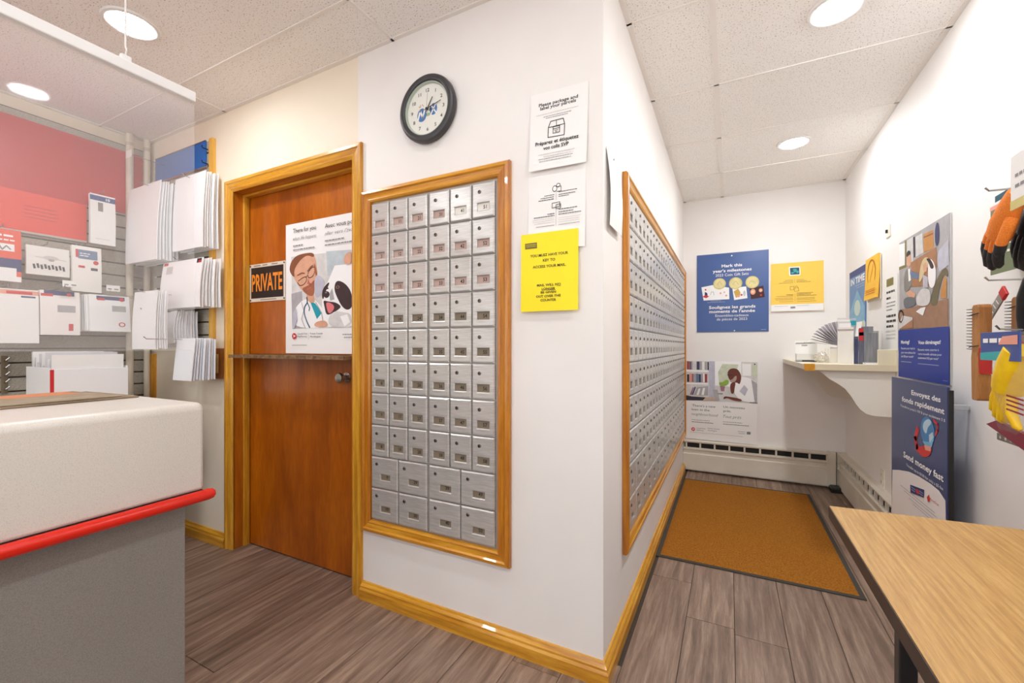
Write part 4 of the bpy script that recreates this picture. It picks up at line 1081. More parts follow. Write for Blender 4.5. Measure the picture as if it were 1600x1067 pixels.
pd = obj('pad', sheet_mesh(.268, .272, .010, curl=.010), mat('amber_paper', (242, 188, 62), 0.6), yp, (0, -.005, 0)); pd['label'] = 'amber paper pad'
rg_ = MB()
k_ = 40
rg_.line([(.14 + .085 * math.cos(2 * PI * i / k_), .165 + .085 * math.sin(2 * PI * i / k_)) for i in range(k_ + 1)], .008, -.0185)
rg_.line([(.10, .10), (.19, .23)], .006, -.0185)
for z in (.035, .048, .06): rg_.line([(.03, z), (.24, z)], .004, -.0245)
obj('print', rg_, mat('pad_print', (206, 116, 30), 0.6), yp)
# hanging money-transfer sign standing off the wall
hs = tag(empty('hanging_sign', (.755, 2.88, .24), -PI / 2), 'dark blue bilingual money transfer sign with a globe below the shelf', 'sign')
obj('board', MB().rbox(0, .64, -.004, .004, 0, .752, .002), mat('sign_navy', (30, 52, 108), 0.3), hs)
for k_ in draw('money', hs, y=-.0046): pass
for sx in (.06, .58): obj('standoff', MB().rbox(sx - .008, sx + .008, .004, .079, .66, .68, .002), mat('clear_grey_plastic', (180, 182, 184), 0.2), hs)
obj('edge_strip', MB().rbox(.640, .645, -.003, .014, .01, .74, .002), M_BLACK, hs)  # black strip stands in for the shadow band beside the board
# door posters
DY = JY - .0005
poster('poster', 'poster of a vet with glasses and a panting dog on the brown door', 'poster', (-2.166, DY - .001, 1.112), 0, .556, .70, (242, 241, 240), 'vet', rough=.45)
pv = tag(empty('door_sign', (-2.485, DY, 1.405)), 'black PRIVATE sign with orange lettering on the upper brown door', 'sign')
obj('plate', MB().rbox(0, .315, -.004, 0, 0, .216, .0015), mat('cream_sign_border', (222, 212, 196), 0.4), pv)
obj('panel', MB().rbox(.014, .301, -.0052, -.003, .020, .196, .0004), mat('sign_black', (34, 30, 28), 0.4), pv)
tx = MB(); put_text(tx, 'PRIVATE', .022, .293, .062, .108, -.0056, 0, True)
obj('lettering', tx, mat('sign_orange', (236, 140, 40), 0.5), pv)
for (a, b) in ((.008, .206), (.307, .206), (.008, .010), (.307, .010)): obj('screw', MB().lathe([(.005, -.004), (.004, -.006), (.0005, -.0065)], 10, 'y', (a, 0, b)), M_DARK, pv)
gk = MB()
for a, b in ((.04, .10), (.12, .16), (.2, .25)): gk.line([(a, .206), (b, .206)], .006, -.0046)
gk.line([(.1, .010), (.24, .010)], .005, -.0046)
obj('print', gk, mat('sign_small_print', (150, 130, 110), .6), pv)

# ================================================================ WALL PLATES
def plate(name, label, loc, rz, w_, h_, kind):
    r = tag(empty(name, loc, rz), label, 'outlet' if kind == 'outlet' else 'switch')
    obj('plate', MB().rbox(-w_ / 2, w_ / 2, -.006, 0, -h_ / 2, h_ / 2, .002), mat('ivory_plate', (232, 226, 212), 0.35), r)
    if kind == 'outlet':
        for z in (-.022, .022):
            s_ = obj('socket', MB().rbox(-.016, .016, -.0085, -.005, z - .014, z + .014, .003), mat('ivory_socket', (224, 217, 202), 0.35), r)
            [obj('slot', MB().box(q - .001, q + .001, -.0089, -.008, z - .004, z + .005), M_DARK, s_) for q in (-.006, .006)]
    else:
        obj('toggle', MB().rbox(-.005, .005, -.016, -.005, -.010, .010, .002), M_DARK if kind == 'tag' else mat('ivory_socket', (224, 217, 202), .35), r)
    return r
plate('wall_outlet', 'ivory electrical outlet on the right wall above the heater', (XR - .0005, 3.353, .345), -PI / 2, .075, .118, 'outlet')
plate('wall_switch', 'small white switch with a dark toggle high on the right wall', (XR - .0005, 3.247, 1.826), -PI / 2, .07, .07, 'tag')
wb = tag(empty('switch_board', (-2.662, YA, 1.05)), 'stained wood block with a beige switch plate left of the door casing', 'switch')
obj('wood_block', MB().rbox(-.085, .088, -.018, 0, -.088, .088, .002), wood('stained_block', (120, 66, 20), (156, 92, 34), 'z'), wb)
obj('plate', MB().rbox(-.03, .04, -.024, -.018, -.055, .055, .002), mat('beige_plate', (206, 172, 116), .4), wb)
obj('toggle', MB().rbox(0, .010, -.034, -.023, -.010, .012, .002), mat('beige_toggle', (190, 152, 96), .4), wb)

# ================================================================ SERVICE COUNTER (left foreground)
sc_ = tag(empty('service_counter', (-1.76, 0, 0)), 'white-topped service counter with a red bumper rail and grey base', 'counter')
prof = [(-2.10, .935), (-2.10, .98)]
prof += [(-1.445 + .025 * math.sin(a), .955 + .025 * math.cos(a)) for a in [i * PI / 12 for i in range(7)]]
prof += [(-1.42, .716), (-1.47, .716), (-1.47, .935)]
ct = MB().prism([(p[0] + 1.76, p[1]) for p in prof], -1.4, .735, 'y')
cto = obj('counter_top', ct, mat('speckled_white_laminate', (216, 210, 202), 0.35, var=(203, 196, 186), scale=420, lo=.34, hi=.5), sc_, smooth=True)
bv = cto.modifiers.new('bevel', 'BEVEL'); bv.width = .010; bv.segments = 3; bv.limit_method = 'ANGLE'; bv.angle_limit = math.radians(60)
obj('bumper_rail', MB().tube([(.350, -1.42, .702), (.350, .74, .702), (.350, .752, .702), (.350, .758, .702)], [.0165, .0165, .0145, .009], 20), mat('red_vinyl_bumper', (222, 34, 14), 0.25), sc_, smooth=True)
obj('rail_backing', MB().box(.292, .342, -1.4, .733, .690, .716), M_DARK, sc_)
obj('base', MB().rbox(-.30, .270, -1.38, .718, .0, .935, .003), mat('grey_speckled_laminate', (150, 146, 142), 0.5, var=(132, 126, 121), scale=420, lo=.3, hi=.6), sc_)
cb = tag(empty('folded_cardboard', (-1.90, .30, .98), math.radians(3)), 'flat brown cardboard sleeve lying on the counter top', 'cardboard')
obj('lower_sheet', MB().rbox(-.17, .17, -.5, .40, 0.0005, .006, .002), mat('brown_board', (150, 132, 108), 0.8, var=(126, 108, 86), scale=14), cb)
obj('upper_sheet', MB().rbox(-.165, .160, -.5, .36, .0065, .011, .002), mat('grey_board', (168, 154, 132), 0.8, var=(146, 130, 108), scale=14), cb)
obj('print', MB().add([(-.155, .16, .0113), (-.03, .16, .0113), (-.03, .33, .0113), (-.155, .33, .0113)], [(0, 1, 2, 3)]), mat('board_orange_print', (206, 134, 92), .7), cb)

# hanging acrylic screen
sg = tag(empty('acrylic_screen', (-1.46, 0, 1.138)), 'clear acrylic screen hanging from the ceiling above the counter', 'screen')
obj('pane', MB().rbox(-.0025, .0025, -1.0, .727, 0, .765, .001, 1), M_CLEAR, sg)
obj('top_channel', MB().rbox(-.012, .012, -1.0, .727, .755, .785, .003), mat('white_channel', (238, 238, 238), 0.3), sg)
for hy in (.560, -.6):
    ch = obj('hanger', MB().tube([(0, hy, .78), (0, hy, .80), (.008, hy, .812), (0, hy, .824), (0, hy, .84), (0, hy, ZC + .003 - 1.138)], .0022, 6), mat('white_cord', (236, 234, 230), .5), sg)
    obj('hook', MB().rbox(-.007, .007, hy - .012, hy + .012, .782, .800, .003), mat('white_channel', (238, 238, 238), .3), ch)

# ================================================================ SLATWALL PANELS
M_SLAT = mat('speckled_slatwall', (186, 180, 168), 0.75, var=(154, 148, 134), scale=190, lo=.3, hi=.6)
def slatwall(name, label, loc, rz, w_, z0, z1):
    r = tag(empty(name, loc, rz), label, 'slatwall')
    obj('backing', MB().box(0, w_, -.008, 0, z0, z1), mat('slat_groove', (92, 86, 76), .8), r)
    z = z0; src = None
    while z < z1 - .02:
        h_ = min(.0762, z1 - z)
        if src is None or abs(h_ - .0762) > 1e-4:
            pr = [(-.008, .004), (-.020, .0), (-.020, h_ - .009), (-.008, h_ - .009)]
            o = obj('slat', MB().prism(pr, 0, w_, 'x'), M_SLAT, r, (0, 0, z))
            if src is None: src = o
        else: inst(src, r, (0, 0, z))
        z += .0762
    return r
sl = slatwall('slatwall', 'grey slatwall on the side wall hung with mailers and red headers', (XL + .0005, -1.3, 0), PI / 2, 2.735, .38, 2.43)
sa = slatwall('slatwall', 'narrow grey slatwall with a pine edge strip left of the brown door', (-3.335, YA - .0005, 0), 0, .62, 1.145, 2.36)
obj('edge_strip', MB().rbox(.620, .655, -.022, 0, 1.142, 2.365, .002), wood('raw_pine_edge', (214, 160, 66), (238, 190, 92), 'z', .5), sa)
# pipes in the corner
for (yy, rr, lb) in ((1.322, .019, 'cream conduit pipe nearer the counter, beside the side slatwall'), (1.412, .017, 'cream conduit pipe tight in the corner by the side slatwall')):
    cp = tag(empty('conduit_pipe', (XL + .049, yy, 0)), lb, 'pipe', 'conduit pipes in the corner')
    obj('pipe', MB().tube([(0, 0, 0), (0, 0, ZC)], rr, 14), mat('cream_pipe', (224, 214, 196), .5), cp, smooth=True)
    for z in (.5, 1.45, 2.42): obj('strap', MB().lathe([(rr + .002, z), (rr + .002, z + .02)], 14), mat('pipe_strap', (196, 186, 168), .4), cp)
struct(obj('trim_2', MB().rbox(XL + .055, XL + .085, YA - .022, YA, .02, 1.10, .002), M_OAK))

# header panels on the side slatwall
hp = tag(obj('header_panel', MB().rbox(0, 2.5, -.004, 0, 0, .395, .001), mat('red_header', (196, 30, 32), .35), None, (XL + .0205, -1.1, 1.99), PI / 2), 'large red header panel high on the side slatwall', 'panel')
cpn = tag(empty('header_panel', (XL + .026, -.4, 1.775), PI / 2), 'coral red header strip below the large red panel', 'panel')
obj('strip', MB().rbox(0, 1.525, -.003, 0, 0, .215, .001), mat('coral_header', (236, 70, 52), .3), cpn)
ph_ = MB()
for z in (.14, .12, .10, .08): ph_.line([(1.27, z), (1.40, z)], .006, -.0036)
obj('print', ph_, mat('coral_print', (206, 60, 54), .5), cpn)
obj('lip', MB().rbox(0, 1.525, -.010, 0, -.012, 0, .002), mat('clear_grey_lip', (190, 188, 182), .3), cpn)

# hooks and hanging packs: local frame of the wall, x right, -y out of the wall
def hook(loc, rz, L, label):
    h = MB().tube([(0, .012, 0), (0, -L, .004), (0, -L - .012, .016)], .0026, 6).tube([(0, .006, -.02), (0, .006, .02)], .003, 6)
    return tag(obj('peg_hook', h, M_STEEL, None, loc, rz), label, 'hook', 'steel peg hooks on the slatwalls')
def bundle(name, label, loc, rz, w_, h_, n, dy, dx, rgb, cat, group, items=None, head=None, bend=.01, tilt=0.0, thick=.004, edge=None):
    """n hanging envelopes one behind the other; the front one at -y"""
    r = tag(empty(name, loc, rz), label, cat, group)
    m = mat('env_%d_%d_%d' % rgb, rgb, .6)
    for i in range(n):
        s_ = obj('envelope', sheet_mesh(w_ - .006 * (i % 2), h_ - .004 * (i % 3), thick, bend=bend * (1 - .10 * i), curl=(n - i) * dy * .22), m, r, (dx * i + .002 * math.sin(i * 2.1), dy * i, .003 * (i % 3)))
        s_.rotation_euler = (0, tilt + .012 * math.sin(i * 1.7), 0)
        if i == 0:
            yb = -thick - .0006
            its = []
            if head:
                for (c, x0, x1, z0, z1) in head: its.append(('p', c, [(x0 * w_, z0 * h_), (x1 * w_, z0 * h_), (x1 * w_, z1 * h_), (x0 * w_, z1 * h_)]))
            if items:
                for it in items:
                    if it[0] == 'e': its.append(('e', it[1], it[2] * w_, it[3] * h_, it[4], it[5]))
                    elif it[0] == 't': its.append(('t', it[1], it[2], it[3] * w_, it[4] * w_, it[5] * h_, it[6], 'b'))
                    elif it[0] == 'l': its.append(('l', it[1], [(a * w_, b * h_) for a, b in it[2]], it[3]))
                    elif it[0] == 'g': its.append(('g', it[1], it[2] * w_, it[3] * w_, it[4] * h_, it[5]))
            if its:
                for k_ in draw('x', s_, y=yb, items=its):
                    for v in k_.data.vertices:
                        f = min(max(v.co.z / h_, 0), 1); q = 6; j = min(int(f * q), q - 1)
                        yy = lambda g_: -bend * math.sin(PI * g_) - (n * dy * .22) * (1 - g_) ** 2
                        v.co.y += yy(j / q) + (yy((j + 1) / q) - yy(j / q)) * (f * q - j)
    return r
RL = PI / 2
GL = 'packs hanging on the side slatwall'
xo = XL + .02
# side slatwall (z, y given in metres; depth from wall)
def left_pack(label, y0, y1, z0, z1, out, n, rgb, items=None, head=None, th=.004, dy=.010, dx=.002, bend=.006):
    o = bundle('envelope_pack', label, (xo + out, y0, z0), RL, y1 - y0, z1 - z0, n, dy, dx, rgb, 'envelopes', GL, items, head, bend, thick=th)
    return o
left_pack('tall pack of ten white envelopes hanging against the red panel', 1.107, 1.222, 1.752, 2.045, .10, 3, (240, 239, 238), items=[('t', 'white', '10', .62, .78, .895, .018), ('g', 'lightgrey', .2, .8, .10, .006)],
          head=[('navy2', 0, 1, .87, .97), ('photo_grey2', .30, .50, .66, .84)])
left_pack('orange card with a white price box at the left end of the slatwall', .66, .836, 1.485, 1.752, .10, 2, (232, 84, 52), items=[('g', 'white', .1, .9, .86, .016), ('g', 'white', .1, .9, .78, .012), ('l', 'grey', [(.5, .62), (.56, .68), (.62, .60), (.7, .68), (.78, .62)], .006)],
          head=[('white', .40, .86, .58, .72), ('navy', 0, 1, .20, .44), ('red', .0, .55, .10, .26), ('white', .55, .9, .08, .26), ('white', 0, 1, 0, .10)])
left_pack('clear pack with small dark figures in a row', .853, 1.02, 1.535, 1.690, .10, 3, (236, 234, 230), items=[('l', 'ink2', [(.16 + .085 * k, .34 + .03 * (k % 2)), (.18 + .085 * k, .22 + .03 * (k % 2))], .009) for k in range(9)] + [('e', 'lightgrey', .55, .62, .03, .012), ('e', 'photo_grey', .56, .55, .012, .008), ('l', 'lightgrey', [(.2, .62), (.9, .58)], .004)])
left_pack('white mailer with a blue and red label hanging in the upper row', 1.024, 1.150, 1.462, 1.722, .12, 3, (242, 240, 236), items=[('e', 'red', .80, .66, .012, .012), ('g', 'white', .26, .60, .83, .008), ('g', 'white', .26, .6, .78, .008)],
          head=[('red', .12, .22, .74, .92), ('bookblue', .20, .86, .72, .92), ('red', .2, .42, .52, .57), ('ink2', .62, .86, .48, .54)])
left_pack('large white envelope pack with an orange band in the lower row', .66, .889, 1.166, 1.445, .14, 4, (243, 242, 241), items=[('e', 'photo_grey', .30, .76, .022, .032)], head=[('palered', 0, 1, .90, .98), ('red', .5, .9, .91, .96), ('navy', .72, .95, .85, .88)])
left_pack('white envelope pack with a navy header and grey address box', .893, 1.050, 1.212, 1.452, .14, 4, (244, 240, 237), items=[('e', 'red', .72, .93, .010, .009)], head=[('navy', .10, .86, .90, 1.0), ('red', .02, .32, .87, .93), ('photo_grey', .42, .88, .52, .68), ('red', .70, .82, .10, .26)])
left_pack('thick fan of white envelopes with a red postmark at the right of the lower row', 1.078, 1.262, 1.236, 1.448, .17, 9, (244, 245, 245), items=[('e', 'red', .78, .20, .016, .014), ('e', 'white', .78, .20, .010, .009), ('e', 'red', .80, .90, .012, .011)], head=[('navy', .18, .88, .87, .97), ('red', .2, .38, .85, .91), ('photo_grey', .55, .90, .56, .72)], dy=.012, dx=-.002)
for (yy, zz, L, lb) in ((1.165, 2.055, .11, 'steel hook carrying the pack of ten envelopes'), (.77, 1.76, .11, 'steel hook carrying the orange price card'), (.93, 1.70, .11, 'steel hook carrying the pack of small dark figures'), (1.085, 1.735, .13, 'steel hook carrying the white mailer with blue label'), (.78, 1.452, .15, 'steel hook carrying the orange-banded envelopes'), (.97, 1.462, .20, 'steel hook carrying the navy-headed envelopes'), (1.16, 1.458, .20, 'steel hook carrying the fan of envelopes')):
    hook((xo, yy, zz), RL, L, lb)
for (yy, zz, lb) in ((.993, 1.492, 'white price tag clipped beneath the blue-labelled mailer'), (1.176, 1.490, 'white price tag clipped above the fan of envelopes')):
    t_ = tag(empty('price_tag', (xo + .205, yy, zz - .018), RL), lb, 'tag', 'price tags on the slatwall hooks')
    obj('card', MB().rbox(-.031, .031, -.0015, 0, 0, .034, .0005), M_PAPER, t_)
    draw('x', t_, y=-.002, items=[('g', 'grey', -.024, -.004, .008, .012), ('g', 'grey', .004, .024, .008, .012)])
    obj('clip_arm', MB().tube([(0, 0, .030), (0, .20, .030)], .0018, 6), M_STEEL, t_)

# envelope bundles on the front slatwall
GA = 'envelope bundles on the slatwall beside the door'
bundle('envelope_bundle', 'big white envelope bundle at the upper left beside the door, behind the acrylic screen', (-3.325, 1.30, 1.655), 0, .375, .465, 7, .014, .001, (246, 247, 248), 'envelopes', GA, bend=.012)
bundle('envelope_bundle', 'big white envelope bundle at the upper right, under the blue sign', (-2.925, 1.362, 1.705), 0, .315, .43, 7, .0105, .001, (247, 248, 249), 'envelopes', GA, bend=.010)
bundle('envelope_bundle', 'white bubble mailers with a red corner mark below the upper right bundle', (-3.01, 1.340, 1.368), 0, .42, .275, 7, .013, .004, (247, 247, 247), 'envelopes', GA, head=[('red', .03, .14, .93, .99), ('ink2', .86, .97, .90, .99), ('red', .90, .96, .90, .95), ('lightgrey', .12, .28, .74, .90)], bend=.012)
bundle('envelope_bundle', 'narrow tall white envelope bundle at the lower left', (-2.996, 1.195, 1.134), 0, .250, .32, 6, .009, .001, (243, 244, 245), 'envelopes', GA, bend=.008)
bundle('envelope_bundle', 'small arched bundle of grey-edged envelopes in the middle of the lower row', (-3.005, 1.325, 1.160), 0, .185, .185, 9, .009, .008, (232, 233, 236), 'envelopes', GA, bend=.014, tilt=-.06)
bundle('envelope_bundle', 'lowest white envelope bundle, hanging nearest the door casing', (-2.775, 1.300, .962), 0, .185, .232, 9, .011, .003, (240, 243, 247), 'envelopes', GA, bend=.006)
for (xx, zz, L, lb) in ((-3.09, 2.105, .16, 'steel hook through the upper left envelope bundle'), (-2.77, 2.118, .10, 'steel hook through the upper right envelope bundle'), (-2.80, 1.640, .13, 'steel hook through the red-marked bubble mailers'), (-2.88, 1.445, .26, 'steel hook through the narrow tall envelope bundle'), (-2.90, 1.345, .24, 'steel hook through the small arched envelope bundle'), (-2.72, 1.185, .30, 'long steel hook through the lowest envelope bundle')):
    hook((xx, YA - .02, zz), 0, L, lb)
bs = tag(empty('slatwall_sign', (-3.31, YA - .0225, 2.205), 0), 'blue sign strip at the top of the slatwall beside the door', 'sign')
obj('strip', MB().rbox(0, .575, -.004, 0, 0, .148, .001), mat('bright_blue_sign', (16, 102, 186), .3), bs)
obj('lower_channel', MB().rbox(0, .59, -.008, 0, -.012, 0, .002), M_STEEL, bs)
obj('upper_channel', MB().rbox(0, .575, -.007, 0, .148, .154, .001), M_STEEL, bs)
for z in (.010, .095): obj('peg', MB().tube([(.590, 0, z), (.590, -.03, z), (.590, -.034, z + .012)], .003, 6), M_DARK, bs)
tg2 = tag(empty('price_tag', (-3.19, 1.24, 2.275), 0), 'white price tag in front of the blue sign strip', 'tag', 'price tags on the slatwall hooks')
obj('card', MB().rbox(-.035, .035, -.0015, 0, 0, .042, .0005), M_PAPER, tg2)
obj('clip_arm', MB().tube([(0, 0, .02), (0, .185, .02)], .0018, 6), M_STEEL, tg2)

# back bench and its paper bin
bb = tag(empty('back_bench', (-3.05, .45, 0)), 'low work bench behind the counter under the side slatwall', 'bench')
obj('bench_top', MB().rbox(-.34, .36, -1.5, .72, .80, .83, .004), mat('bench_laminate', (196, 188, 172), .5), bb)
obj('body', MB().rbox(-.33, .30, -1.48, .68, 0, .80, .003), mat('bench_grey', (132, 126, 118), .6), bb)
bn = tag(empty('paper_bin', (-2.95, .99, .83), 0), 'white corrugated bin full of loose papers behind the counter', 'bin')
M_BIN = mat('white_corrugated', (238, 238, 240), .5)
obj('front_wall', MB().rbox(-.003, .003, -.152, .152, 0, .205, .001), M_BIN, bn)
obj('back_wall', MB().rbox(-.303, -.297, -.152, .152, 0, .215, .001), M_BIN, bn)
obj('side_wall', MB().rbox(-.298, -.002, -.152, -.146, 0, .215, .001), M_BIN, bn)
obj('red_trim', MB().rbox(.003, .005, -.152, -.138, 0, .205, .0005), mat('bin_red_edge', (206, 40, 44), .5), bn)
obj('side_wall', MB().rbox(-.298, -.002, .146, .152, 0, .215, .001), M_BIN, bn)
obj('bottom', MB().box(-.298, -.002, -.146, .146, .001, .006), M_BIN, bn)
rb = random.Random(5)
for k in range(14):
    y0 = -.144 + .004 * rb.random(); xx = -.018 - .019 * k
    s_ = obj('paper', MB().box(-.001, .001, 0, .280, 0, .215 + .075 * rb.random()), [M_PAPER, mat('grey_paper', (214, 214, 218), .7)][k % 2], bn, (xx, y0, .007))
    s_.rotation_euler = (0, rb.uniform(-.05, .03), 0)
cl = tag(empty('clip_strip', (XL + .03, .80, .90), RL), 'clear hanging strip of small dark parts on the side slatwall', 'clip strip')
obj('strip', MB().box(-.012, .012, -.003, 0, 0, .20), mat('smoky_plastic', (120, 104, 84), .3), cl)
for k in range(5): obj('clip', MB().tube([(0, -.003, .02 + .038 * k), (.0, -.03, .026 + .038 * k), (.012, -.035, .04 + .038 * k)], .004, 6), M_STEEL, cl)

# ================================================================ HALL: MAT, DOOR STOP, SHELF
mt = tag(empty('door_mat', (-.362, 2.448, 0)), 'brown carpet door mat with a dark rubber border on the hall floor', 'mat')
obj('rubber_border', MB().prism([(0, 0), (.915, 0), (.915, 1.545), (0, 1.545)], .0003, .005, 'z'), mat('dark_rubber', (62, 58, 50), .8), mt)
pile = MB()
nx, ny = 60, 100
rr = random.Random(2)
for j in range(ny + 1):
    for i in range(nx + 1):
        pile.v.append((.022 + .871 * i / nx, .022 + 1.501 * j / ny, .0085 + (.0012 * rr.random() if 0 < i < nx and 0 < j < ny else -.003)))
for j in range(ny):
    for i in range(nx):
        a = j * (nx + 1) + i; pile.f.append([a, a + 1, a + nx + 2, a + nx + 1]); pile.m.append(0)
obj('carpet', pile, mat('brown_carpet_pile', (174, 114, 42), .95, var=(130, 80, 22), scale=130, bump=.9, bdist=.004, spec=.1, detail=6), mt)
ds = tag(empty('door_stopper', (.765, 4.185, 0)), 'small black box lying on the floor in the far hall corner', 'box')
obj('body', MB().rbox(-.055, .050, -.055, .045, 0, .035, .005), M_BLACK, ds)
obj('lid', MB().rbox(-.048, .043, -.048, .038, .034, .042, .003), mat('dark_grey_lid', (60, 56, 52), .5), ds)

SX0, SY0, SZ = .404, 3.10, 1.043
sh = tag(empty('wall_shelf', (SX0, SY0, 0)), 'cream writing shelf on a scrolled bracket in the hall corner', 'shelf')
M_SHELF = mat('cream_laminate', (232, 224, 200), .4)
obj('shelf_board', MB().rbox(0, XR - SX0, 0, YB - SY0, SZ - .034, SZ, .002), M_SHELF, sh)
obj('front_edge', MB().rbox(-.002, XR - SX0, -.003, .001, SZ - .035, SZ + .001, .001), mat('cream_edge', (222, 208, 176), .45), sh)
br = [(.03, 1.009)] + [(x_ - SX0, z_) for x_, z_ in ((.477, 1.004), (.50, .985), (.53, .955), (.57, .930), (.607, .898), (.635, .855), (.655, .815), (.675, .785), (.70, .762), (.73, .752), (.76, .749), (.834, .749))] + [(XR - SX0 - .001, 1.009)]
M_BR = mat('white_bracket', (226, 220, 208), .5)
obj('bracket', MB().prism(br, .03, .05, 'y'), M_BR, sh)
obj('bracket', MB().prism(br, 1.00, 1.02, 'y'), M_BR, sh)
obj('upstand', MB().rbox(.345, XR - SX0 - .001, .004, .016, SZ + .0005, SZ + .088, .002), mat('cream_upstand', (228, 218, 186), .45), sh)
tp = obj('tape', MB().prism([(-.0045, SZ - .038), (-.0045, SZ + .0022), (.03, SZ + .0022), (.03, SZ + .0008), (-.0032, SZ + .0008), (-.0032, SZ - .038)], -.004, .05, 'x'), mat('amber_tape', (206, 140, 20), .25), sh)
tp['label'] = 'amber packing tape at the corner'
z0 = SZ + .001
# sign card in a clear holder
sn = tag(empty('sign_holder', (.395, 3.62, z0)), 'clear holder with a handwritten white card at the left end of the shelf', 'sign')
obj('base', MB().rbox(.015, .165, -.05, .03, 0, .004, .001), M_BAG, sn)
obj('card', MB().rbox(.02, .15, 0, .003, .006, .145, .0005), mat('card_white', (240, 239, 234), .6), sn, rot=(-.12, 0, 0))
scb = MB()
rs_ = random.Random(9)
for (a, b, zz) in ((.025, .068, .128), (.074, .142, .130), (.060, .088, .113)):
    x = a; 
    while x < b: scb.line([(x, zz - .004), (x + .005, zz + .005), (x + .006, zz - .003)], .0022, -.0012); x += .0085
obj('lettering', scb, M_INK, sn, rot=(-.12, 0, 0))
obj('cards', MB().rbox(.022, .150, -.045, -.012, .004, .055, .001), mat('card_stack', (232, 230, 224), .6), sn)
pn = tag(empty('pen', (.44, 3.50, z0), .03), 'black pen lying on the shelf before the handwritten card', 'pen')
obj('barrel', MB().tube([(0, 0, .007), (.10, 0, .007), (.112, 0, .007)], [.0065, .0065, .004], 10), M_BLACK, pn)
obj('cap', MB().tube([(-.035, 0, .007), (.0, 0, .007)], .0075, 10), mat('grey_cap', (150, 150, 150), .4), pn)
# fan of envelopes in a small stand
fn = tag(empty('envelope_fan', (.655, 3.45, z0)), 'fan of grey-white envelopes spread out behind the white cards', 'envelopes')
for k in range(13):
    a = math.radians(98 - 7.5 * k)
    e = obj('envelope', MB().box(-.165, 0, 0, .10, -.001, .001), mat('env_lilac' if k % 2 else 'env_pale', (196, 192, 200) if k % 2 else (226, 224, 226), .6), fn, (0, .004 * k * .3, .105 + .0005 * k))
    e.rotation_euler = (0, a, 0)
obj('support', MB().rbox(-.05, .03, .0, .10, 0, .10, .002), mat('fan_support', (206, 202, 206), .5), fn)
# crumpled clear bag
bgm = bmesh.new(); bmesh.ops.create_icosphere(bgm, subdivisions=3, radius=1)
rc = random.Random(4)
for v in bgm.verts:
    f = 1 + rc.uniform(-.25, .25); v.co = Vector((v.co.x * .036 * f, v.co.y * .03 * f, (v.co.z + 1) * .034 * (1 + rc.uniform(-.1, .1))))
mbb = MB(); bgm.verts.index_update(); mbb.add([v.co[:] for v in bgm.verts], [[v.index for v in f.verts] for f in bgm.faces]); bgm.free()
tag(obj('crumpled_bag', mbb, clear_mat('crumpled_film', .5, .10, (226, 220, 206), .15), None, (.525, 3.36, z0)), 'crumpled translucent bag beside the pen on the shelf', 'bag')
cs = tag(empty('card_stack', (.575, 3.37, z0)), 'stack of blank white cards standing in front of the envelope fan', 'cards')
for k in range(5): obj('card', MB().box(0, .07, 0, .004, 0, .092), mat('card_white', (240, 239, 234), .6) if k % 2 else mat('card_cream', (230, 226, 214), .6), cs, (-.006 * k, .006 * k, 0))
bx_ = tag(empty('brochure_holder', (.640, 3.235, z0)), 'tall white brochure holder standing at the middle of the shelf', 'holder')
obj('back_panel', MB().prism([(.0, 0), (.006, 0), (.032, .255), (.026, .255)], 0, .09, 'y'), M_PAPER, bx_, (.035, 0, 0))
obj('front_panel', MB().rbox(-.035, .045, .088, .092, 0, .225, .001), mat('holder_white', (226, 222, 216), .4), bx_)
obj('lip', MB().rbox(-.035, .045, .084, .089, .205, .213, .001), mat('holder_line', (160, 150, 142), .5), bx_)
for k in range(4): obj('leaflet', MB().box(-.028, .034, 0, .002, 0, .25 + .012 * k), [M_PAPER, mat('leaflet_grey', (216, 212, 210), .6)][k % 2], bx_, (0, .10 + .012 * k, 0))
def brochure(label, x0, x1, y, h_, rgb, n=1, band=None):
    r = tag(empty('brochure', (x0, y, z0)), label, 'brochure', 'brochures standing on the shelf')
    for k in range(n):
        obj('booklet', MB().box(0, x1 - x0, .006 * k, .006 * k + .003, 0, h_ - .006 * (k % 3)), mat('brochure_%d_%d_%d' % rgb, rgb, .5, var=tuple(int(c * .78) for c in rgb), scale=90, stretch=(1, 1, .08)), r)
    if band:
        for (c, a, b) in band: obj('print', MB().poly([(0.0005, a), (x1 - x0 - .0005, a), (x1 - x0 - .0005, b), (.0005, b)], -.0006), pal(c), r)
    return r
brochure('narrow navy striped brochure beside the white holder', .667, .687, 3.225, .165, (96, 98, 116), 2, [('booknavy', .0, .15)])
brochure('narrow brochure with a red top on the shelf', .690, .712, 3.225, .215, (108, 110, 130), 2, [('red', .14, .213), ('paper', .17, .19)])
brochure('wide stack of grey printed forms on the shelf', .712, .776, 3.215, .185, (142, 143, 148), 6)
brochure('taller grey leaflets behind the grey printed forms', .714, .768, 3.27, .225, (150, 152, 158), 5)
brochure('pale leaflets at the back right of the shelf', .745, .815, 3.36, .20, (190, 188, 184), 6)
brochure('pale blue leaflets showing above the white holder', .66, .72, 3.43, .285, (196, 208, 214), 3, [('teal', .24, .27)])
fb = tag(empty('flat_booklet', (.70, 3.135, z0)), 'flat grey booklet lying at the front edge of the shelf', 'booklet')
obj('pages', MB().rbox(0, .11, 0, .055, 0, .010, .001), M_PAPER, fb)
obj('cover', MB().rbox(-.001, .112, -.001, .056, .010, .0125, .0005), mat('booklet_grey', (176, 174, 172), .5), fb)

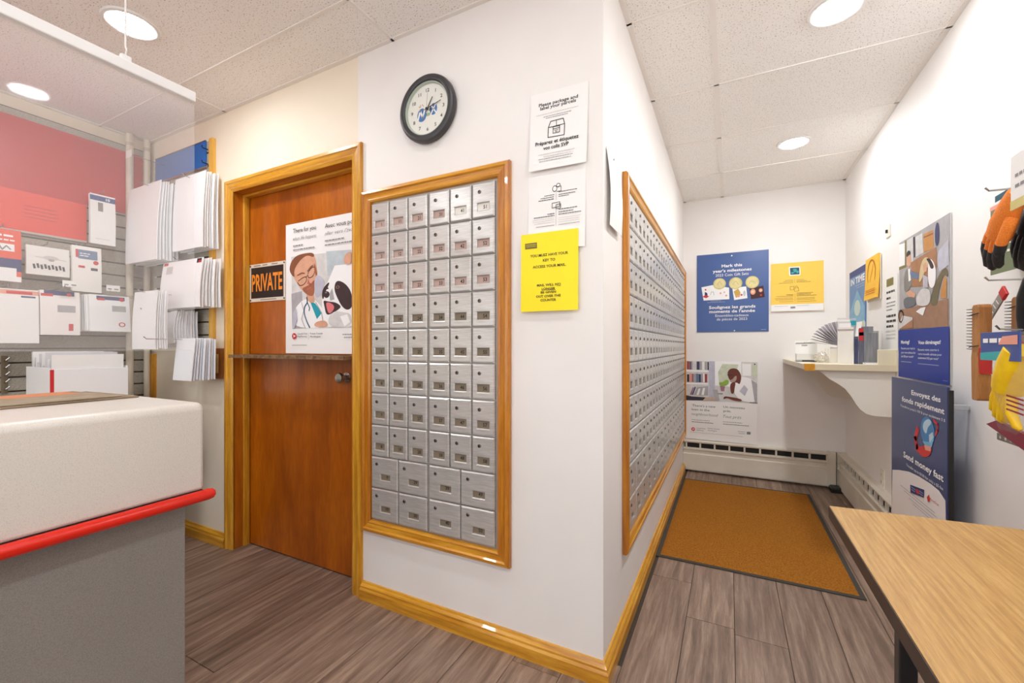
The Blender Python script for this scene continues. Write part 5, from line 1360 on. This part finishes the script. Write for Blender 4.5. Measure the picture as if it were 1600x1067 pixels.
# ================================================================ TABLE (right foreground)
tb = tag(empty('folding_table', (.53, .45, 0)), 'wood-grain folding table with a dark edge in the right foreground', 'table')
M_TT = wood('oak_laminate_top', (156, 116, 58), (186, 148, 88), 'y', .42, 16, mid=(172, 132, 72), streak=26)
obj('table_top', MB().prism([(-.2985, -1.05), (.300, -1.05), (.300, .952), (-.2985, .918)], .716, .735, 'z'), M_TT, tb)
obj('edge_band', MB().prism([(-.300, -1.052), (.302, -1.052), (.302, .954), (-.300, .920)], .705, .7335, 'z'), mat('dark_brown_edge', (54, 36, 26), .45), tb)
for (lx, ly) in ((-.262, .505), (.262, .505), (-.262, -.8), (.262, -.8)):
    l_ = obj('leg', MB().rbox(-.0125, .0125, -.0125, .0125, .004, .705, .002), M_BLACK, tb, (lx, ly, 0))
    obj('foot_cap', MB().rbox(-.015, .015, -.015, .015, 0, .02, .003), mat('grey_rubber', (80, 80, 80), .7), l_)
for ly in (.505, -.8): obj('stretcher', MB().rbox(-.25, .25, ly - .010, ly + .010, .66, .68, .002), M_BLACK, tb)
bt = tag(empty('squeeze_bottle', (.612, 1.352, .735)), 'small white-capped bottle with a red and blue label at the table end', 'bottle')
obj('bottle_body', MB().lathe([(.016, 0), (.019, .003), (.019, .028), (.014, .034)], 20), mat('bottle_white', (236, 236, 236), .4), bt, smooth=True)
lb_ = MB().lathe([(.0194, .004), (.0194, .026)], 20)
for i, f in enumerate(lb_.f): lb_.m[i] = 0 if i % 20 in (8, 9, 10, 11, 12) else 1 if i % 20 in (13, 14) else 2
obj('label_band', lb_, [mat('label_blue', (24, 70, 160), .4), pal('white'), mat('label_red', (208, 34, 40), .4)], bt)
obj('cap', MB().lathe([(.012, .033), (.021, .040), (.023, .056), (.021, .070), (.012, .078), (.002, .080)], 20), mat('cap_white', (240, 240, 238), .5, bump=.5, scale=90), bt, smooth=True)

# ================================================================ HANGING GOODS (right edge): pegged to the right wall
RW = -PI / 2
def rhook(y, z, L, label):
    h = MB().tube([(0, 0, 0), (0, -L, .004), (0, -L - .008, .014)], .003, 6).tube([(0, -.002, -.02), (0, -.002, .02)], .004, 6)
    return tag(obj('peg_hook', h, M_STEEL, None, (XR, y, z), RW), label, 'hook', 'steel peg hooks on the right wall')
# all items below: local x = towards the camera (-Y), local -y = out from the wall
gp = tag(empty('glove_card', (.775, 1.99, 1.385), RW), 'green product card reading PO hanging behind the orange gloves', 'card')
obj('card', MB().rbox(0, .20, -.002, 0, 0, .265, .001), mat('olive_green_card', (116, 128, 92), .5), gp)
draw('x', gp, y=-.0026, items=[('p', 'paper', [(0, .225), (.2, .225), (.2, .265), (0, .265)]), ('p', 'palered', [(0, .212), (.2, .212), (.2, .225), (0, .225)]), ('p', 'tealdark', [(.03, .233), (.17, .236), (.17, .256), (.03, .253)]),
     ('l', 'paper', [(0, .11), (.2, .11)], .003), ('g', 'paper', .01, .12, .085, .012), ('g', 'paper', .01, .12, .06, .012)])
tx = MB(); put_text(tx, 'PO', .018, .085, .150, .042, -.0030, 0, True)
obj('lettering', tx, mat('card_yellow', (222, 206, 70), .5), gp)
# work gloves: one continuous mesh per glove built from finger tubes
def glove(name, label, loc, tilt, cols, s=1.0, group=None, flip=1):
    r = tag(empty(name, loc, RW), label, 'gloves', group)
    def blob(path, rad, m, nm):
        o = obj(nm, MB().tube([Vector(p) * s for p in path], [q * s for q in rad], 12), m, r, smooth=True)
        o.rotation_euler = (0, tilt, 0); o.scale = (1, .62 if nm == 'palm' else .9, 1)
        return o
    blob([(0, 0, .0), (0, -.004, -.03), (0, -.008, -.09), (.0, -.008, -.13)], [.030, .036, .044, .042], cols[0], 'palm')
    for i, (dx, L) in enumerate(((-.034, .082), (-.012, .100), (.011, .095), (.033, .074))):
        z1 = -.12
        blob([(dx * .9, -.008, z1 + .02), (dx, -.012, z1 - L * .3), (dx * 1.1, -.010, z1 - L * .6)], [.0135, .0135, .013], cols[0], 'finger')
        blob([(dx * 1.1, -.010, z1 - L * .55), (dx * 1.15, -.006, z1 - L * .85), (dx * 1.15, .002, z1 - L - .012), (dx * 1.15, .006, z1 - L - .02)], [.0142, .0142, .0125, .006], cols[1], 'fingertip')
    blob([(.034 * flip, -.006, -.06), (.056 * flip, -.020, -.095), (.060 * flip, -.022, -.13)], [.016, .0145, .0135], cols[0], 'thumb')
    blob([(.060 * flip, -.022, -.125), (.060 * flip, -.020, -.15), (.058 * flip, -.016, -.165)], [.0145, .014, .007], cols[1], 'thumb_tip')
    return r
M_OR = mat('orange_knit', (232, 132, 44), .85, bump=.5, scale=320, var=(206, 108, 28))
M_BK = mat('black_rubber_coating', (44, 45, 48), .6, bump=.3, scale=160, var=(30, 30, 32))
GG = 'orange and black work gloves'
glove('work_glove', 'orange work glove with black fingertips hanging in front of the green card', (.660, 1.572, 1.545), math.radians(38), (M_OR, M_BK), .92, GG)
glove('work_glove', 'work glove with a black palm nearest the picture edge', (.715, 1.565, 1.552), math.radians(33), (M_BK, M_BK), .95, GG)
gc = tag(empty('glove_header', (.610, 1.475, 1.478), RW), 'white header card with a yellow foot above the gloves', 'card')
obj('card', MB().rbox(0, .16, -.002, 0, 0, .13, .001), M_PAPER, gc)
draw('x', gc, y=-.0026, items=[('p', 'coin', [(0, 0), (.16, 0), (.16, .022), (0, .022)]), ('g', 'grey', .02, .14, .05, .012), ('g', 'grey', .02, .14, .075, .012)])
rhook(1.745, 1.600, .16, 'steel hook holding the orange gloves on the right wall')

# wire brushes
def wire_brush(label, loc, rows=14):
    r = tag(empty('wire_brush', loc, RW), label, 'brush', 'wooden wire brushes')
    hp_ = [(-.020, .0), (-.016, -.004), (.012, -.004), (.018, .002), (.017, .10), (.013, .135), (.020, .15), (.022, .285), (.016, .295), (-.010, .295), (-.018, .288), (-.020, .15), (-.024, .13), (-.022, .06)]
    h_ = obj('handle', MB().prism(hp_, -.016, .016, 'y'), wood('brush_beech', (158, 102, 48), (188, 132, 72), 'z', .5, 12), r)
    bv = h_.modifiers.new('bevel', 'BEVEL'); bv.width = .005; bv.segments = 2
    b = MB()
    for k in range(rows):
        z = .155 + .127 * k / (rows - 1)
        for yy in (-.009, 0, .009): b.tube([(-.018, yy, z), (-.062, yy * 1.3, z + .002)], [.0022, .0012], 5)
    obj('bristles', b, mat('steel_bristle', (96, 88, 78), .45, .6), r)['kind'] = 'stuff'
    for z in (.165, .265): obj('cable_tie', MB().tube([(-.028, -.0185, z - .003), (0, -.0185, z), (.030, -.0185, z + .002)], .0016, 5), M_DARK, r)
    obj('label_tag', MB().box(.020, .026, -.014, .014, .08, .16), mat('tag_red', (190, 40, 40), .5), r)
    return r
wire_brush('beech wire brush with steel bristles, the nearer and complete one', (.700, 1.852, .985))
wire_brush('second beech wire brush, half hidden behind the black handled brush', (.785, 1.845, 1.005))
# scraper behind
scp = tag(empty('scraper', (.745, 1.935, 1.235), RW), 'flat metal scraper with a red top above the wire brush', 'scraper')
o = obj('blade', MB().rbox(-.016, .016, -.002, .002, 0, .115, .001), mat('dull_steel_blade', (176, 170, 160), .4, .7), scp); o.rotation_euler = (0, math.radians(50), 0)
o2 = obj('tip', MB().rbox(-.018, .018, -.004, .004, .105, .135, .003), mat('tag_red', (190, 40, 40), .5), scp); o2.rotation_euler = (0, math.radians(50), 0)
sl_ = MB()
for z in (.04, .06, .08): sl_.line([(-.009, z), (.009, z + .003)], .004, -.0024)
o3 = obj('slot', sl_, pal('white'), scp); o3.rotation_euler = (0, math.radians(50), 0)
rhook(1.80, 1.345, .14, 'steel hook holding the scraper and wire brushes')
# black handled brush
bh = tag(empty('grill_brush', (.745, 1.715, 1.185), RW), 'black curved-handled scrubbing brush at the picture edge', 'brush')
obj('handle', MB().tube([(-.012, 0, 0), (-.004, -.006, .05), (.012, -.012, .10), (.040, -.014, .145), (.075, -.012, .165)], [.017, .019, .019, .017, .013], 14), M_BLACK, bh, smooth=True)
obj('collar', MB().tube([(.036, -.020, .150), (.046, -.010, .158)], [.006, .006], 10), mat('grey_collar', (110, 110, 112), .4), bh)
obj('mesh_pad', MB().rbox(.012, .12, -.010, .012, .0, .10, .006), mat('grey_mesh', (150, 152, 158), .6, bump=.8, scale=260, var=(110, 112, 120)), bh)
# rubber gloves in a clear bag
rbg = tag(empty('rubber_glove_pack', (.695, 1.770, .905), RW), 'clear pack of yellow rubber gloves with a blue header', 'gloves')
pk = MB()
n1, n2 = 8, 12
W_, H_ = .20, .285
for side in (-1, 1):
    for j in range(n2 + 1):
        for i in range(n1 + 1):
            u, v = i / n1, j / n2
            pk.v.append((W_ * u + .004 * math.sin(9 * v), side * .024 * math.sin(PI * u) ** .5 * math.sin(PI * min(max(v, .02), .98)) ** .5 + .002 * math.sin(17 * u + 11 * v), H_ * v))
for sidx in (0, 1):
    o_ = sidx * (n1 + 1) * (n2 + 1)
    for j in range(n2):
        for i in range(n1):
            a = o_ + j * (n1 + 1) + i; pk.f.append([a, a + 1, a + n1 + 2, a + n1 + 1]); pk.m.append(0)
obj('clear_bag', pk, M_BAG, rbg, smooth=True)
M_YG = mat('yellow_rubber', (250, 214, 20), .35, var=(236, 188, 12), scale=30)
obj('cuff', MB().tube([(.14, 0, .235), (.12, 0, .20), (.095, 0, .15), (.08, 0, .125)], [.036, .040, .040, .036], 14), M_YG, rbg, smooth=True)
for i, (x0, x1, z1) in enumerate(((.048, .020, .062), (.062, .038, .045), (.080, .060, .036), (.098, .080, .040))):
    obj('finger', MB().tube([(x0, -.004, .135), ((x0 + x1) / 2, -.010, (.135 + z1) / 2), (x1, -.008, z1), (x1, -.004, z1 - .008)], [.014, .0125, .011, .005], 10), M_YG, rbg, smooth=True)
obj('thumb', MB().tube([(.10, -.006, .10), (.118, -.012, .06), (.138, -.010, .030), (.146, -.006, .022)], [.014, .012, .010, .005], 10), M_YG, rbg, smooth=True)
hd_ = obj('header', MB().rbox(.004, .196, -.030, -.026, .205, .285, .001), mat('header_blue', (52, 78, 150), .35), rbg)
draw('x', hd_, y=-.0306, items=[('p', 'tealhi', [(.004, .205), (.15, .205), (.12, .232), (.004, .226)]), ('g', 'white', .02, .12, .255, .02), ('p', 'palered', [(.10, .25), (.19, .25), (.19, .275), (.12, .272)])])
ft = obj('foot_card', MB().prism([(-.022, .012), (.20, -.036), (.20, .010), (.03, .030)], -.008, .004, 'y'), mat('maroon_card', (134, 26, 52), .35), rbg); ft['label'] = 'maroon printed foot of the pack'
st_ = MB()
for z in (.075, .088, .10, .112): st_.line([(.125, z), (.20, z - .006)], .005, -.0245)
obj('print', st_, mat('maroon_print', (150, 40, 60), .5), rbg)
rhook(1.715, 1.195, .15, 'steel hook holding the rubber glove pack')
cr = tag(empty('clip_rail', (.74, 1.86, .862), RW), 'perforated grey metal rail below the rubber glove pack', 'rail')
o = obj('rail', MB().rbox(0, .24, -.004, .09, 0, .022, .002), mat('zinc_rail', (150, 148, 142), .4, .7), cr)
for k in range(8): obj('hole', MB().lathe([(.005, -.0042), (.005, -.0048)], 10, 'y', (.022 + .028 * k, 0, .011)), mat('pale_hole', (214, 212, 206), .5), cr)
wp_ = tag(empty('white_packet', (.72, 1.655, 1.94), RW), 'white packet cut off by the upper right picture edge', 'packet')
obj('pouch', MB().rbox(0, .12, -.012, .012, 0, .17, .010), mat('pouch_white', (238, 236, 232), .4, bump=.6, scale=30), wp_)
obj('flap', MB().rbox(.005, .115, -.006, .006, .165, .20, .002), M_PAPER, wp_)
rhook(1.60, 2.125, .11, 'steel hook holding the white packet near the ceiling')
